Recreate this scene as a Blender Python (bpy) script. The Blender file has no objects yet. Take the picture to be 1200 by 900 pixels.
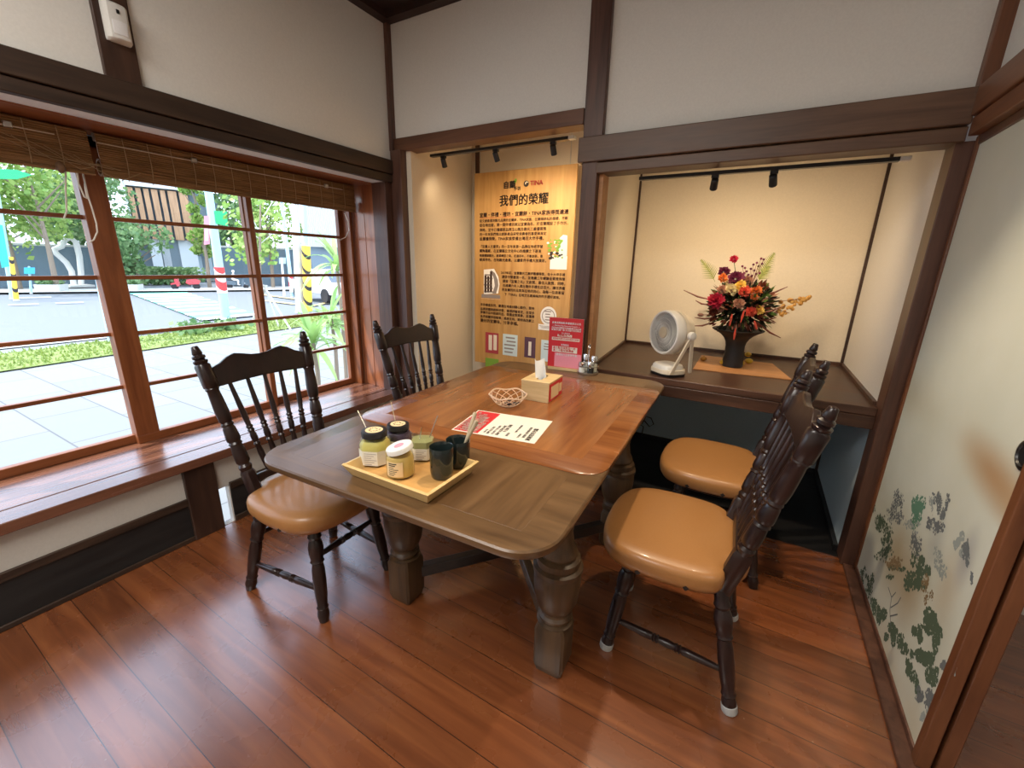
import bpy, bmesh, math, random
from mathutils import Vector, Matrix
R_ = random.Random(7)
SC = bpy.context.scene
COL = SC.collection
PI = math.pi
rad = math.radians

# ------------------------------------------------------------------ camera survey
CAM = Vector((0.3072, 0.0, 1.3119)); FPX = 494.24
_a, _b, _c = rad(29.4822), rad(-15.794), rad(1.3399)
_f = Vector((-math.sin(_a)*math.cos(_b), math.cos(_a)*math.cos(_b), math.sin(_b)))
_r0 = Vector((math.cos(_a), math.sin(_a), 0)); _u0 = _r0.cross(_f)
_r = math.cos(_c)*_r0 + math.sin(_c)*_u0
_u = -math.sin(_c)*_r0 + math.cos(_c)*_u0
def ray(u, v): return _f + (u-600)/FPX*_r - (v-450)/FPX*_u
def PT(u, v, x=None, y=None, z=None):          # where the sight line through (u, v) meets a wall / floor plane
    d = ray(u, v)
    t = (x-CAM.x)/d.x if x is not None else (y-CAM.y)/d.y if y is not None else (z-CAM.z)/d.z
    return CAM + t*d
GZ = -0.5
def GR(u, v): return PT(u, v, z=GZ)
def DIST(u, v, R):                              # point on the sight line at horizontal distance R
    d = ray(u, v); return CAM + d*(R/math.hypot(d.x, d.y))

# ------------------------------------------------------------------ mesh builder
class MB:
    def __init__(s): s.v = []; s.f = []; s.fm = []; s.m = 0
    def add(s, vs, fs):
        n = len(s.v); s.v += [tuple(p) for p in vs]
        for f in fs: s.f.append([i+n for i in f]); s.fm.append(s.m)
        return s
    def box(s, x0, x1, y0, y1, z0, z1, M=None):
        vs = [Vector((x, y, z)) for z in (z0, z1) for (x, y) in ((x0, y0), (x1, y0), (x1, y1), (x0, y1))]
        if M is not None: vs = [M @ p for p in vs]
        return s.add(vs, [(3,2,1,0),(4,5,6,7),(0,1,5,4),(1,2,6,5),(2,3,7,6),(3,0,4,7)])
    def loft(s, rings, caps=True, closed=True):
        n = len(rings[0]); vs = [p for r in rings for p in r]; fs = []
        for k in range(len(rings)-1):
            for i in range(n if closed else n-1):
                j = (i+1) % n
                fs.append((k*n+i, k*n+j, (k+1)*n+j, (k+1)*n+i))
        if caps and closed:
            fs.append(tuple(range(n-1, -1, -1))); fs.append(tuple((len(rings)-1)*n+i for i in range(n)))
        return s.add(vs, fs)
    def tube(s, path, r, n=8, caps=True):
        path = [Vector(p) for p in path]; rs = r if isinstance(r, (list, tuple)) else [r]*len(path)
        rings = []; up = None
        for i, p in enumerate(path):
            t = (path[min(i+1, len(path)-1)] - path[max(i-1, 0)])
            if t.length < 1e-9: t = Vector((0,0,1))
            t.normalize()
            if up is None: up = Vector((0,0,1)) if abs(t.z) < .9 else Vector((1,0,0))
            a = t.cross(up)
            if a.length < 1e-6: a = t.cross(Vector((0,1,0)))
            a.normalize(); b = a.cross(t); b.normalize(); up = b
            rings.append([p + rs[i]*(math.cos(2*PI*k/n)*a + math.sin(2*PI*k/n)*b) for k in range(n)])
        return s.loft(rings, caps)
    def lathe(s, prof, p0, p1, n=16, frac=True, caps=True, rot=0):
        p0, p1 = Vector(p0), Vector(p1); ax = p1-p0; L = ax.length; ax.normalize()
        q = Vector((1,0,0)) if abs(ax.x) < .8 else Vector((0,1,0))
        a = (q - ax*q.dot(ax)).normalized(); b = ax.cross(a)
        rings = []
        for t, r in prof:
            c = p0 + ax*(t*L if frac else t)
            rings.append([c + r*(math.cos(2*PI*k/n+rot)*a + math.sin(2*PI*k/n+rot)*b) for k in range(n)])
        return s.loft(rings, caps)
    def prism(s, poly, o, u, v, w):
        o, u, v, w = map(Vector, (o, u, v, w)); n = len(poly)
        A = [o + u*p[0] + v*p[1] for p in poly]; B = [p + w for p in A]
        return s.loft([A, B])
    def quad(s, a, b, c, d): return s.add([a, b, c, d], [(0,1,2,3)])
    def poly(s, pts): return s.add(pts, [tuple(range(len(pts)))])
    def sphere(s, c, r, n=10, m=6, sc=(1,1,1), M=None):
        c = Vector(c); rings = []
        for k in range(m+1):
            th = PI*k/m; z = -math.cos(th); q = max(math.sin(th), 1e-3)
            ring = []
            for i in range(n):
                p = Vector((q*math.cos(2*PI*i/n)*r*sc[0], q*math.sin(2*PI*i/n)*r*sc[1], z*r*sc[2]))
                if M is not None: p = M @ p
                ring.append(c+p)
            rings.append(ring)
        return s.loft(rings)
    def build(s, name, mats, parent=None, bevel=0, smooth=True, seg=2, angle=40):
        me = bpy.data.meshes.new(name); me.from_pydata(s.v, [], s.f); me.update()
        bm = bmesh.new(); bm.from_mesh(me); bmesh.ops.recalc_face_normals(bm, faces=bm.faces); bm.to_mesh(me); bm.free()
        for m in (mats if isinstance(mats, (list, tuple)) else [mats]): me.materials.append(m)
        if any(s.fm): me.polygons.foreach_set('material_index', s.fm)
        if smooth:
            me.shade_smooth(); me.set_sharp_from_angle(angle=rad(angle))
        o = bpy.data.objects.new(name, me); COL.objects.link(o)
        if parent is not None: o.parent = parent
        if bevel:
            b = o.modifiers.new('bevel', 'BEVEL'); b.width = bevel; b.segments = seg; b.limit_method = 'ANGLE'; b.angle_limit = rad(50)
        return o
def tag(o, label=None, cat=None, group=None, kind=None):
    if label: o['label'] = label
    if cat: o['category'] = cat
    if group: o['group'] = group
    if kind: o['kind'] = kind
    return o
def thing(name, label, cat, loc=(0,0,0), rz=0, group=None):
    o = bpy.data.objects.new(name, None); COL.objects.link(o); o.empty_display_size = .05
    o.location = loc; o.rotation_euler = (0, 0, rz)
    return tag(o, label, cat, group)
def dup(o, parent=None):
    c = o.copy(); COL.objects.link(c); c.parent = parent
    for ch in list(o.children): dup(ch, c)
    return c
def rrect(x0, x1, y0, y1, r, n=6):
    rr = r if isinstance(r, (list, tuple)) else [r]*4
    pts = []
    for (cx, cy, a0, q) in ((x0, y0, 180, rr[0]), (x1, y0, 270, rr[1]), (x1, y1, 0, rr[2]), (x0, y1, 90, rr[3])):
        if q <= 0: pts.append((cx, cy)); continue
        ox = cx + (q if cx == x0 else -q); oy = cy + (q if cy == y0 else -q)
        for k in range(n+1):
            a = rad(a0 + 90*k/n); pts.append((ox+q*math.cos(a), oy+q*math.sin(a)))
    return pts
def chaikin(p, k=2):
    for _ in range(k):
        q = []
        for i in range(len(p)):
            a, b = p[i], p[(i+1) % len(p)]
            q += [(.75*a[0]+.25*b[0], .75*a[1]+.25*b[1]), (.25*a[0]+.75*b[0], .25*a[1]+.75*b[1])]
        p = q
    return p

# ------------------------------------------------------------------ materials
def new_mat(name):
    m = bpy.data.materials.new(name); m.use_nodes = True
    nt = m.node_tree; return m, nt, nt.nodes['Principled BSDF']
def plain(name, col, rough=.5, metal=0, bump=0, bscale=200, spec=.5, emit=0, coat=0):
    m, nt, b = new_mat(name)
    b.inputs['Base Color'].default_value = (*col, 1); b.inputs['Roughness'].default_value = rough
    b.inputs['Metallic'].default_value = metal; b.inputs['Specular IOR Level'].default_value = spec
    if coat: b.inputs['Coat Weight'].default_value = coat; b.inputs['Coat Roughness'].default_value = .08
    if emit:
        b.inputs['Emission Color'].default_value = (*col, 1); b.inputs['Emission Strength'].default_value = emit
    tc = nt.nodes.new('ShaderNodeTexCoord'); n = nt.nodes.new('ShaderNodeTexNoise')
    n.inputs['Scale'].default_value = bscale; nt.links.new(tc.outputs['Object'], n.inputs['Vector'])
    mx = nt.nodes.new('ShaderNodeMix'); mx.data_type = 'RGBA'
    mx.inputs[6].default_value = (*[c*.93 for c in col], 1); mx.inputs[7].default_value = (*[min(1, c*1.05) for c in col], 1)
    nt.links.new(n.outputs['Fac'], mx.inputs[0]); nt.links.new(mx.outputs[2], b.inputs['Base Color'])
    if bump:
        bp = nt.nodes.new('ShaderNodeBump'); bp.inputs['Strength'].default_value = bump; bp.inputs['Distance'].default_value = .002
        nt.links.new(n.outputs['Fac'], bp.inputs['Height']); nt.links.new(bp.outputs['Normal'], b.inputs['Normal'])
    return m
def ramp(nt, stops):
    r = nt.nodes.new('ShaderNodeValToRGB'); e = r.color_ramp.elements
    e[0].position, e[0].color = stops[0][0], (*stops[0][1], 1); e[1].position, e[1].color = stops[-1][0], (*stops[-1][1], 1)
    for p, c in stops[1:-1]:
        q = e.new(p); q.color = (*c, 1)
    return r
def wood(name, dark, light, axis='Y', scale=1.0, rough=.35, coat=0, bump=.08, mid=None):
    m, nt, b = new_mat(name); L = nt.links
    tc = nt.nodes.new('ShaderNodeTexCoord'); mp = nt.nodes.new('ShaderNodeMapping')
    s = {'X': (1.2, 14, 14), 'Y': (14, 1.2, 14), 'Z': (14, 14, 1.2)}[axis]
    mp.inputs['Scale'].default_value = [q*scale for q in s]
    L.new(tc.outputs['Object'], mp.inputs['Vector'])
    n1 = nt.nodes.new('ShaderNodeTexNoise'); n1.inputs['Scale'].default_value = 1.6; n1.inputs['Detail'].default_value = 6; n1.inputs['Distortion'].default_value = .6
    n2 = nt.nodes.new('ShaderNodeTexNoise'); n2.inputs['Scale'].default_value = 8; n2.inputs['Detail'].default_value = 3
    L.new(mp.outputs['Vector'], n1.inputs['Vector']); L.new(mp.outputs['Vector'], n2.inputs['Vector'])
    mix = nt.nodes.new('ShaderNodeMath'); mix.operation = 'MULTIPLY_ADD'; mix.inputs[1].default_value = .3
    L.new(n2.outputs['Fac'], mix.inputs[0]); L.new(n1.outputs['Fac'], mix.inputs[2])
    md = mid or [(.5*x+.5*y) for x, y in zip(dark, light)]
    r = ramp(nt, [(.42, dark), (.63, md), (.86, light)]); L.new(mix.outputs[0], r.inputs['Fac'])
    L.new(r.outputs['Color'], b.inputs['Base Color'])
    rr = nt.nodes.new('ShaderNodeMapRange'); rr.inputs['To Min'].default_value = rough*.8; rr.inputs['To Max'].default_value = rough*1.25
    L.new(n1.outputs['Fac'], rr.inputs['Value']); L.new(rr.outputs[0], b.inputs['Roughness'])
    if coat: b.inputs['Coat Weight'].default_value = coat; b.inputs['Coat Roughness'].default_value = .12
    bp = nt.nodes.new('ShaderNodeBump'); bp.inputs['Strength'].default_value = bump; bp.inputs['Distance'].default_value = .001
    L.new(mix.outputs[0], bp.inputs['Height']); L.new(bp.outputs['Normal'], b.inputs['Normal'])
    return m
def floor_mat():
    m, nt, b = new_mat('floor_boards'); L = nt.links
    tc = nt.nodes.new('ShaderNodeTexCoord')
    mp = nt.nodes.new('ShaderNodeMapping'); mp.inputs['Rotation'].default_value = (0, 0, rad(.9)); mp.inputs['Location'].default_value = (6, .09, 0)
    L.new(tc.outputs['Object'], mp.inputs['Vector'])
    br = nt.nodes.new('ShaderNodeTexBrick'); br.offset = .37; br.squash = 1
    br.inputs['Scale'].default_value = 1; br.inputs['Brick Width'].default_value = 40; br.inputs['Row Height'].default_value = .132
    br.inputs['Mortar Size'].default_value = .0012; br.inputs['Mortar Smooth'].default_value = .1; br.inputs['Bias'].default_value = 0
    br.inputs['Color1'].default_value = (0, 0, 0, 1); br.inputs['Color2'].default_value = (1, 1, 1, 1); br.inputs['Mortar'].default_value = (.5, .5, .5, 1)
    L.new(mp.outputs['Vector'], br.inputs['Vector'])
    st = nt.nodes.new('ShaderNodeMapping'); st.inputs['Scale'].default_value = (1.3, 16, 1)
    L.new(tc.outputs['Object'], st.inputs['Vector'])
    off = nt.nodes.new('ShaderNodeVectorMath'); off.operation = 'MULTIPLY_ADD'; off.inputs[1].default_value = (7, 7, 7)
    L.new(br.outputs['Color'], off.inputs[0]); L.new(st.outputs['Vector'], off.inputs[2])
    n1 = nt.nodes.new('ShaderNodeTexNoise'); n1.inputs['Scale'].default_value = 1.7; n1.inputs['Detail'].default_value = 7; n1.inputs['Distortion'].default_value = .8
    L.new(off.outputs[0], n1.inputs['Vector'])
    r = ramp(nt, [(.2, (.135, .036, .011)), (.5, (.225, .066, .020)), (.85, (.34, .115, .036))]); L.new(n1.outputs['Fac'], r.inputs['Fac'])
    hv = nt.nodes.new('ShaderNodeHueSaturation'); mr = nt.nodes.new('ShaderNodeMapRange'); mr.inputs['To Min'].default_value = .8; mr.inputs['To Max'].default_value = 1.15
    L.new(br.outputs['Color'], mr.inputs['Value']); L.new(mr.outputs[0], hv.inputs['Value']); L.new(r.outputs['Color'], hv.inputs['Color'])
    mx = nt.nodes.new('ShaderNodeMix'); mx.data_type = 'RGBA'; mx.inputs[7].default_value = (.02, .008, .004, 1)
    L.new(br.outputs['Fac'], mx.inputs[0]); L.new(hv.outputs['Color'], mx.inputs[6])
    # worn, pale specks
    sp = nt.nodes.new('ShaderNodeTexVoronoi'); sp.inputs['Scale'].default_value = 14; L.new(tc.outputs['Object'], sp.inputs['Vector'])
    lt = nt.nodes.new('ShaderNodeMath'); lt.operation = 'LESS_THAN'; lt.inputs[1].default_value = .035; L.new(sp.outputs['Distance'], lt.inputs[0])
    m2 = nt.nodes.new('ShaderNodeMath'); m2.operation = 'MULTIPLY'; m2.inputs[1].default_value = .3; L.new(lt.outputs[0], m2.inputs[0])
    mx2 = nt.nodes.new('ShaderNodeMix'); mx2.data_type = 'RGBA'; mx2.inputs[7].default_value = (.5, .4, .3, 1)
    L.new(m2.outputs[0], mx2.inputs[0]); L.new(mx.outputs[2], mx2.inputs[6]); L.new(mx2.outputs[2], b.inputs['Base Color'])
    b.inputs['Coat Weight'].default_value = 1; b.inputs['Coat IOR'].default_value = 2.0; b.inputs['Coat Roughness'].default_value = .24
    n3 = nt.nodes.new('ShaderNodeTexNoise'); n3.inputs['Scale'].default_value = 5; n3.inputs['Detail'].default_value = 5; L.new(tc.outputs['Object'], n3.inputs['Vector'])
    rr = nt.nodes.new('ShaderNodeMapRange'); rr.inputs['To Min'].default_value = .2; rr.inputs['To Max'].default_value = .36
    L.new(n3.outputs['Fac'], rr.inputs['Value']); L.new(rr.outputs[0], b.inputs['Roughness'])
    iv = nt.nodes.new('ShaderNodeMath'); iv.operation = 'MULTIPLY_ADD'; iv.inputs[1].default_value = -6; L.new(br.outputs['Fac'], iv.inputs[0]); L.new(n1.outputs['Fac'], iv.inputs[2])
    bp = nt.nodes.new('ShaderNodeBump'); bp.inputs['Strength'].default_value = .1; bp.inputs['Distance'].default_value = .001
    L.new(iv.outputs[0], bp.inputs['Height']); L.new(bp.outputs['Normal'], b.inputs['Normal'])
    return m
def glass_mat(name, tint=(1,1,1), gloss=.08):
    m = bpy.data.materials.new(name); m.use_nodes = True; nt = m.node_tree; nt.nodes.clear(); L = nt.links
    out = nt.nodes.new('ShaderNodeOutputMaterial'); tr = nt.nodes.new('ShaderNodeBsdfTransparent'); gl = nt.nodes.new('ShaderNodeBsdfGlossy')
    tr.inputs['Color'].default_value = (*tint, 1); gl.inputs['Roughness'].default_value = .02
    fr = nt.nodes.new('ShaderNodeLayerWeight'); fr.inputs['Blend'].default_value = .5
    pw = nt.nodes.new('ShaderNodeMath'); pw.operation = 'POWER'; pw.inputs[1].default_value = 4.5
    ms = nt.nodes.new('ShaderNodeMath'); ms.operation = 'MULTIPLY_ADD'; ms.inputs[1].default_value = .8; ms.inputs[2].default_value = gloss*.4; ms.use_clamp = True
    mx = nt.nodes.new('ShaderNodeMixShader')
    L.new(fr.outputs['Facing'], pw.inputs[0]); L.new(pw.outputs[0], ms.inputs[0]); L.new(ms.outputs[0], mx.inputs[0]); L.new(tr.outputs[0], mx.inputs[1]); L.new(gl.outputs[0], mx.inputs[2]); L.new(mx.outputs[0], out.inputs['Surface'])
    return m
def pave_mat():
    m, nt, b = new_mat('paving'); L = nt.links
    tc = nt.nodes.new('ShaderNodeTexCoord')
    br = nt.nodes.new('ShaderNodeTexBrick'); br.offset = .5
    br.inputs['Scale'].default_value = 1; br.inputs['Brick Width'].default_value = 1.2; br.inputs['Row Height'].default_value = .6; br.inputs['Mortar Size'].default_value = .008
    br.inputs['Color1'].default_value = (.19, .205, .20, 1); br.inputs['Color2'].default_value = (.22, .23, .225, 1); br.inputs['Mortar'].default_value = (.10, .105, .11, 1)
    L.new(tc.outputs['Object'], br.inputs['Vector']); L.new(br.outputs['Color'], b.inputs['Base Color']); b.inputs['Roughness'].default_value = .75
    return m
def leaf_mat(name, a, c, rough=.5):
    m, nt, b = new_mat(name); L = nt.links
    g = nt.nodes.new('ShaderNodeNewGeometry'); r = ramp(nt, [(0, a), (1, c)])
    L.new(g.outputs['Random Per Island'], r.inputs['Fac']); L.new(r.outputs['Color'], b.inputs['Base Color'])
    b.inputs['Roughness'].default_value = rough
    b.inputs['Subsurface Weight'].default_value = 0
    tl = nt.nodes.new('ShaderNodeBsdfTranslucent'); L.new(r.outputs['Color'], tl.inputs['Color'])
    mx = nt.nodes.new('ShaderNodeMixShader'); mx.inputs[0].default_value = .35
    out = [n for n in nt.nodes if n.type == 'OUTPUT_MATERIAL'][0]
    L.new(b.outputs[0], mx.inputs[1]); L.new(tl.outputs[0], mx.inputs[2]); L.new(mx.outputs[0], out.inputs['Surface'])
    return m
def stripes(name, axis, period, cols, duty=.5, rough=.6, skew=0):
    m, nt, b = new_mat(name); L = nt.links
    tc = nt.nodes.new('ShaderNodeTexCoord'); s = nt.nodes.new('ShaderNodeSeparateXYZ'); L.new(tc.outputs['Object'], s.inputs[0])
    d = nt.nodes.new('ShaderNodeMath'); d.operation = 'MULTIPLY_ADD'; d.inputs[1].default_value = skew
    L.new(s.outputs['X'], d.inputs[0]); L.new(s.outputs[axis], d.inputs[2])
    q = nt.nodes.new('ShaderNodeMath'); q.operation = 'DIVIDE'; q.inputs[1].default_value = period; L.new(d.outputs[0], q.inputs[0])
    fr = nt.nodes.new('ShaderNodeMath'); fr.operation = 'FRACT'; L.new(q.outputs[0], fr.inputs[0])
    lt = nt.nodes.new('ShaderNodeMath'); lt.operation = 'LESS_THAN'; lt.inputs[1].default_value = duty; L.new(fr.outputs[0], lt.inputs[0])
    mx = nt.nodes.new('ShaderNodeMix'); mx.data_type = 'RGBA'; mx.inputs[6].default_value = (*cols[0], 1); mx.inputs[7].default_value = (*cols[1], 1)
    L.new(lt.outputs[0], mx.inputs[0]); L.new(mx.outputs[2], b.inputs['Base Color']); b.inputs['Roughness'].default_value = rough
    return m

M = {}
M['floor'] = floor_mat()
M['plaster'] = plain('plaster', (.77, .75, .70), .85, bump=.15, bscale=120)
M['plaster_warm'] = plain('alcove_plaster', (.80, .72, .58), .85, bump=.15, bscale=120)
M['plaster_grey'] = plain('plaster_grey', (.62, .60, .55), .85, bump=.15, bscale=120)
M['plaster_blue_lit'] = plain('plaster_blue_lit', (.56, .68, .74), .8, bump=.15, bscale=120)  # low alcove walls: bluish window light put into the plaster colour
M['beam_dark'] = wood('beam_dark', (.022, .013, .009), (.06, .033, .02), 'Y', 1, .45)
M['beam_dark_z'] = wood('beam_dark_z', (.03, .015, .011), (.075, .036, .022), 'Z', 1, .4)
M['beam_x'] = wood('beam_x', (.085, .032, .015), (.17, .07, .034), 'X', 1, .42)
M['beam_brown'] = wood('beam_brown', (.075, .037, .021), (.15, .08, .046), 'X', 1, .42)
M['post_brown'] = wood('post_brown', (.06, .026, .018), (.135, .062, .04), 'Z', 1, .38)
M['post_red'] = wood('post_red', (.10, .034, .014), (.2, .075, .03), 'Z', 1, .4)
M['beam_red_y'] = wood('beam_red_y', (.12, .042, .017), (.24, .095, .04), 'Y', 1, .4)
M['window_wood'] = wood('window_wood', (.16, .045, .014), (.3, .1, .033), 'Z', 1, .38)
M['window_wood_y'] = wood('window_wood_y', (.16, .045, .014), (.3, .1, .033), 'Y', 1, .38)
M['sill_wood'] = wood('sill_wood', (.13, .05, .028), (.25, .105, .06), 'Y', .8, .26, coat=.5)
M['sill_wood'].node_tree.nodes['Principled BSDF'].inputs['Coat Roughness'].default_value = .22
M['bay_panel'] = wood('bay_panel', (.22, .062, .022), (.40, .14, .055), 'Z', .7, .3, coat=.3)
M['black_wood'] = wood('black_wood', (.008, .009, .010), (.02, .02, .02), 'Y', 1, .5)
M['shaded_black_floor'] = wood('shaded_black_floor', (.006, .006, .007), (.016, .014, .013), 'X', 1, .5)  # dark alcove boards, with the desk's shade taken into their colour
M['ceiling_wood'] = wood('ceiling_wood', (.018, .008, .006), (.045, .018, .012), 'Y', 1, .6)
M['white_paint'] = plain('white_paint', (.82, .80, .76), .5)
M['table_top'] = wood('table_top', (.135, .04, .011), (.29, .105, .030), 'X', .8, .24, coat=.25)
M['table_top_in'] = wood('table_top_in', (.14, .042, .012), (.30, .11, .032), 'Y', .6, .24, coat=.25)
M['table_leaf'] = wood('table_leaf', (.07, .036, .015), (.155, .085, .036), 'X', .9, .32, coat=.08)
M['table_leaf_in'] = wood('table_leaf_in', (.075, .038, .016), (.16, .088, .038), 'Y', .9, .32, coat=.08)
M['table_edge'] = wood('table_edge', (.075, .03, .012), (.16, .07, .028), 'X', .9, .35)
M['table_leg'] = wood('table_leg', (.04, .022, .010), (.115, .064, .028), 'Z', 1, .42)
M['table_dark'] = wood('table_dark', (.012, .009, .008), (.03, .02, .016), 'Y', 1, .35)
M['chair_wood'] = wood('chair_wood', (.010, .005, .005), (.026, .011, .009), 'Z', 1.5, .3, coat=.12, bump=.03)
M['leather'] = plain('tan_leather', (.36, .165, .052), .38, bump=.12, bscale=160, coat=.15)
M['cap_grey'] = plain('felt_cap', (.45, .46, .45), .7)
M['desk'] = wood('desk_wood', (.034, .015, .010), (.10, .045, .026), 'X', .8, .38)
M['fusuma'] = None
M['black_plastic'] = plain('black_plastic', (.012, .012, .013), .35)
M['black_matte'] = plain('black_matte', (.014, .016, .02), .55)
M['white_plastic'] = plain('white_plastic', (.78, .77, .73), .35)
M['cream_plastic'] = plain('cream_plastic', (.74, .66, .52), .4)
M['dark_gap'] = plain('dark_gap', (.02, .022, .024), .6)
M['dark_blade'] = plain('dark_blade', (.09, .095, .1), .4)
M['gold_plate'] = plain('champagne_plate', (.5, .42, .3), .4)
M['chrome'] = plain('chrome', (.78, .78, .78), .15, metal=1)
M['steel'] = plain('steel', (.6, .6, .58), .3, metal=1)
M['glass'] = glass_mat('window_glass', (.97, .985, .98))
M['clear'] = glass_mat('clear_glass', (.95, .97, .95), .1)
M['bamboo_wood'] = wood('bamboo_wood', (.55, .36, .13), (.74, .53, .24), 'X', 1, .4)
M['bamboo_inner'] = wood('bamboo_inner', (.48, .25, .07), (.64, .37, .13), 'X', 1, .4)
M['pine'] = wood('pine_box', (.55, .38, .17), (.72, .54, .29), 'X', 1.5, .5)
M['mat_wood'] = wood('mat_wood', (.42, .19, .07), (.58, .29, .12), 'X', 1, .45)
M['poster_wood'] = wood('poster_wood', (.42, .22, .065), (.60, .36, .13), 'Z', .55, .5)
M['ink'] = plain('ink', (.03, .022, .02), .7)
M['ink_brown'] = plain('ink_brown', (.07, .03, .02), .7)
M['red_print'] = plain('red_print', (.62, .02, .03), .45)
M['red_brand'] = plain('red_brand', (.5, .04, .04), .6)
M['green_print'] = plain('green_print', (.2, .4, .05), .6)
M['paper'] = plain('paper', (.82, .76, .66), .7)
M['paper_white'] = plain('paper_white', (.86, .86, .86), .6)
M['paper_blue'] = plain('paper_blue', (.62, .76, .82), .7)
M['paper_cream'] = plain('paper_cream', (.8, .74, .6), .7)
M['grey_print'] = plain('grey_print', (.28, .25, .25), .7)
M['plum_print'] = plain('plum_print', (.1, .045, .08), .7)
M['maroon'] = plain('maroon_print', (.42, .05, .07), .7)
M['pink_print'] = plain('pink_print', (.85, .3, .38), .6)
M['wire_white'] = plain('wire_white', (.62, .45, .32), .35)
M['cord'] = plain('cord_white', (.75, .7, .6), .6)
M['blind'] = wood('blind_bamboo', (.16, .085, .035), (.36, .21, .095), 'Y', 3, .55)
M['blind_dark'] = wood('blind_dark', (.09, .05, .025), (.2, .11, .055), 'Y', 3, .6)
M['string'] = plain('string_tan', (.4, .3, .17), .7)
M['cup'] = plain('dark_ceramic', (.012, .02, .02), .12, coat=.4)
M['mustard'] = plain('yellow_paste', (.62, .43, .13), .4, bscale=40)
M['yellow_bits'] = plain('yellow_bits', (.60, .52, .14), .4, bscale=30)
M['purple_jam'] = plain('purple_jam', (.05, .03, .06), .3)
M['olive_paste'] = plain('olive_paste', (.3, .3, .13), .5, bscale=40)
M['label_paper'] = plain('label_paper', (.74, .73, .64), .6)
M['label_cream'] = plain('label_cream', (.8, .62, .36), .6)
M['tissue'] = plain('tissue', (.85, .87, .88), .9)
M['candy'] = plain('dark_candy', (.02, .008, .012), .3)
M['stick_wood'] = plain('stick_wood', (.5, .4, .26), .5)
M['gourd'] = plain('yellow_gourd', (.62, .43, .03), .4, bscale=20)
M['gold'] = plain('gold_brown', (.5, .27, .05), .4)

# ------------------------------------------------------------------ setting
XL, XW, YB, XR, ZC = -1.87, -2.264, 2.226, .87, 2.706
def struct(mb, name, mats, bevel=0, **k): return tag(mb.build(name, mats, bevel=bevel, **k), kind='structure')
struct(MB().box(-1.91, 3.2, -2.6, 2.28, -.12, 0), 'floor', M['floor'])
struct(MB().box(-.62, .96, 2.28, 3.4, -.12, 0), 'floor_alcove', M['shaded_black_floor'])
struct(MB().box(-1.95, -.62, 2.28, 3.2, -.12, 0), 'floor_niche', M['floor'])
struct(MB().box(-2.1, 3.3, -2.7, 2.4, ZC, ZC+.1), 'ceiling', M['ceiling_wood'])
# ceiling edge mouldings
struct(MB().box(XL, XL+.06, -2.6, YB, ZC-.035, ZC), 'trim_1', M['ceiling_wood'])
struct(MB().box(XL+.06, XR, YB-.06, YB, ZC-.035, ZC), 'trim_2', M['ceiling_wood'])
# left wall: plaster above the beam, closed wall behind the camera, low wall under the sill with a small vent opening
w = MB().box(-1.99, XL, -2.6, 2.34, 1.9, ZC)
w.box(-1.99, XL, -2.6, -.62, 0, 1.9)
struct(w, 'wall_left', M['plaster'])
VY0, VY1 = .906, .962
w = MB().box(-1.97, XL, -.62, VY0, .2, .37).box(-1.97, XL, VY1, 2.2, .2, .37).box(-1.97, XL, VY0, VY1, .205, .37)
struct(w, 'wall_left_low', M['plaster_grey'])
w = MB().box(-1.895, XL+.004, -.62, VY0-.002, 0, .186).box(-1.895, XL+.004, VY1+.002, 2.2, 0, .186)
struct(w, 'baseboard_left', M['black_wood'], bevel=.002)
w = MB().box(-1.895, XL+.012, -.62, .78, .186, .221).box(-1.895, XL+.012, VY1, 2.1, .186, .221)
w.box(-1.895, XL+.012, -.62, .78, 0, .022).box(-1.895, XL+.012, VY1, 2.1, 0, .03)
struct(w, 'trim_3', M['beam_dark'], bevel=.003)
w = MB().box(-1.92, XL+.018, .775, VY0, 0, .37)
struct(w, 'trim_4', M['beam_dark_z'], bevel=.004)
w = MB().box(-1.90, -1.868, VY0, VY1, -.012, .002).box(-1.90, -1.868, VY1-.006, VY1, 0, .2)
struct(w, 'trim_5', M['white_paint'])
# beam over the bay and the short post above it
w = MB().box(-1.93, XL+.028, -2.6, 2.2, 1.852, 1.934).box(-1.885, XL+.02, -2.6, 2.2, 1.803, 1.849)
struct(w, 'trim_6', M['beam_dark'], bevel=.004)
struct(MB().box(-1.93, XL+.016, .796, .905, 1.934, ZC), 'trim_7', M['beam_dark_z'], bevel=.003)
# bay: sill boards, ceiling boards, side panels
struct(MB().box(-2.31, -1.957, -.62, 2.2, .37, .41), 'trim_8', M['sill_wood'], bevel=.003)
struct(MB().box(-1.953, -1.838, -.62, 2.138, .366, .41), 'trim_9', M['sill_wood'], bevel=.004)
struct(MB().box(-1.985, -1.886, -.62, 2.14, 1.803, 1.82), 'trim_10', M['white_paint'])
struct(MB().box(-2.36, -1.985, -.62, 2.16, 1.798, 1.83), 'trim_11', M['window_wood_y'], bevel=.003)
pan = MB()
for k in range(4):
    t0, t1 = k/4+.004, (k+1)/4-.004
    a = Vector((-2.30, 2.168, 0)); b = Vector((-1.885, 2.142, 0))
    p, q = a.lerp(b, t0), a.lerp(b, t1); n = Vector((.06, 1, 0))*.025
    pan.loft([[p+Vector((0,0,.41)), q+Vector((0,0,.41)), q+n+Vector((0,0,.41)), p+n+Vector((0,0,.41))],
              [p+Vector((0,0,1.8)), q+Vector((0,0,1.8)), q+n+Vector((0,0,1.8)), p+n+Vector((0,0,1.8))]])
struct(pan, 'trim_12', M['bay_panel'], bevel=.002)
struct(MB().box(-2.31, -1.90, -.66, -.62, .37, 1.83), 'trim_13', M['bay_panel'])
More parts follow.
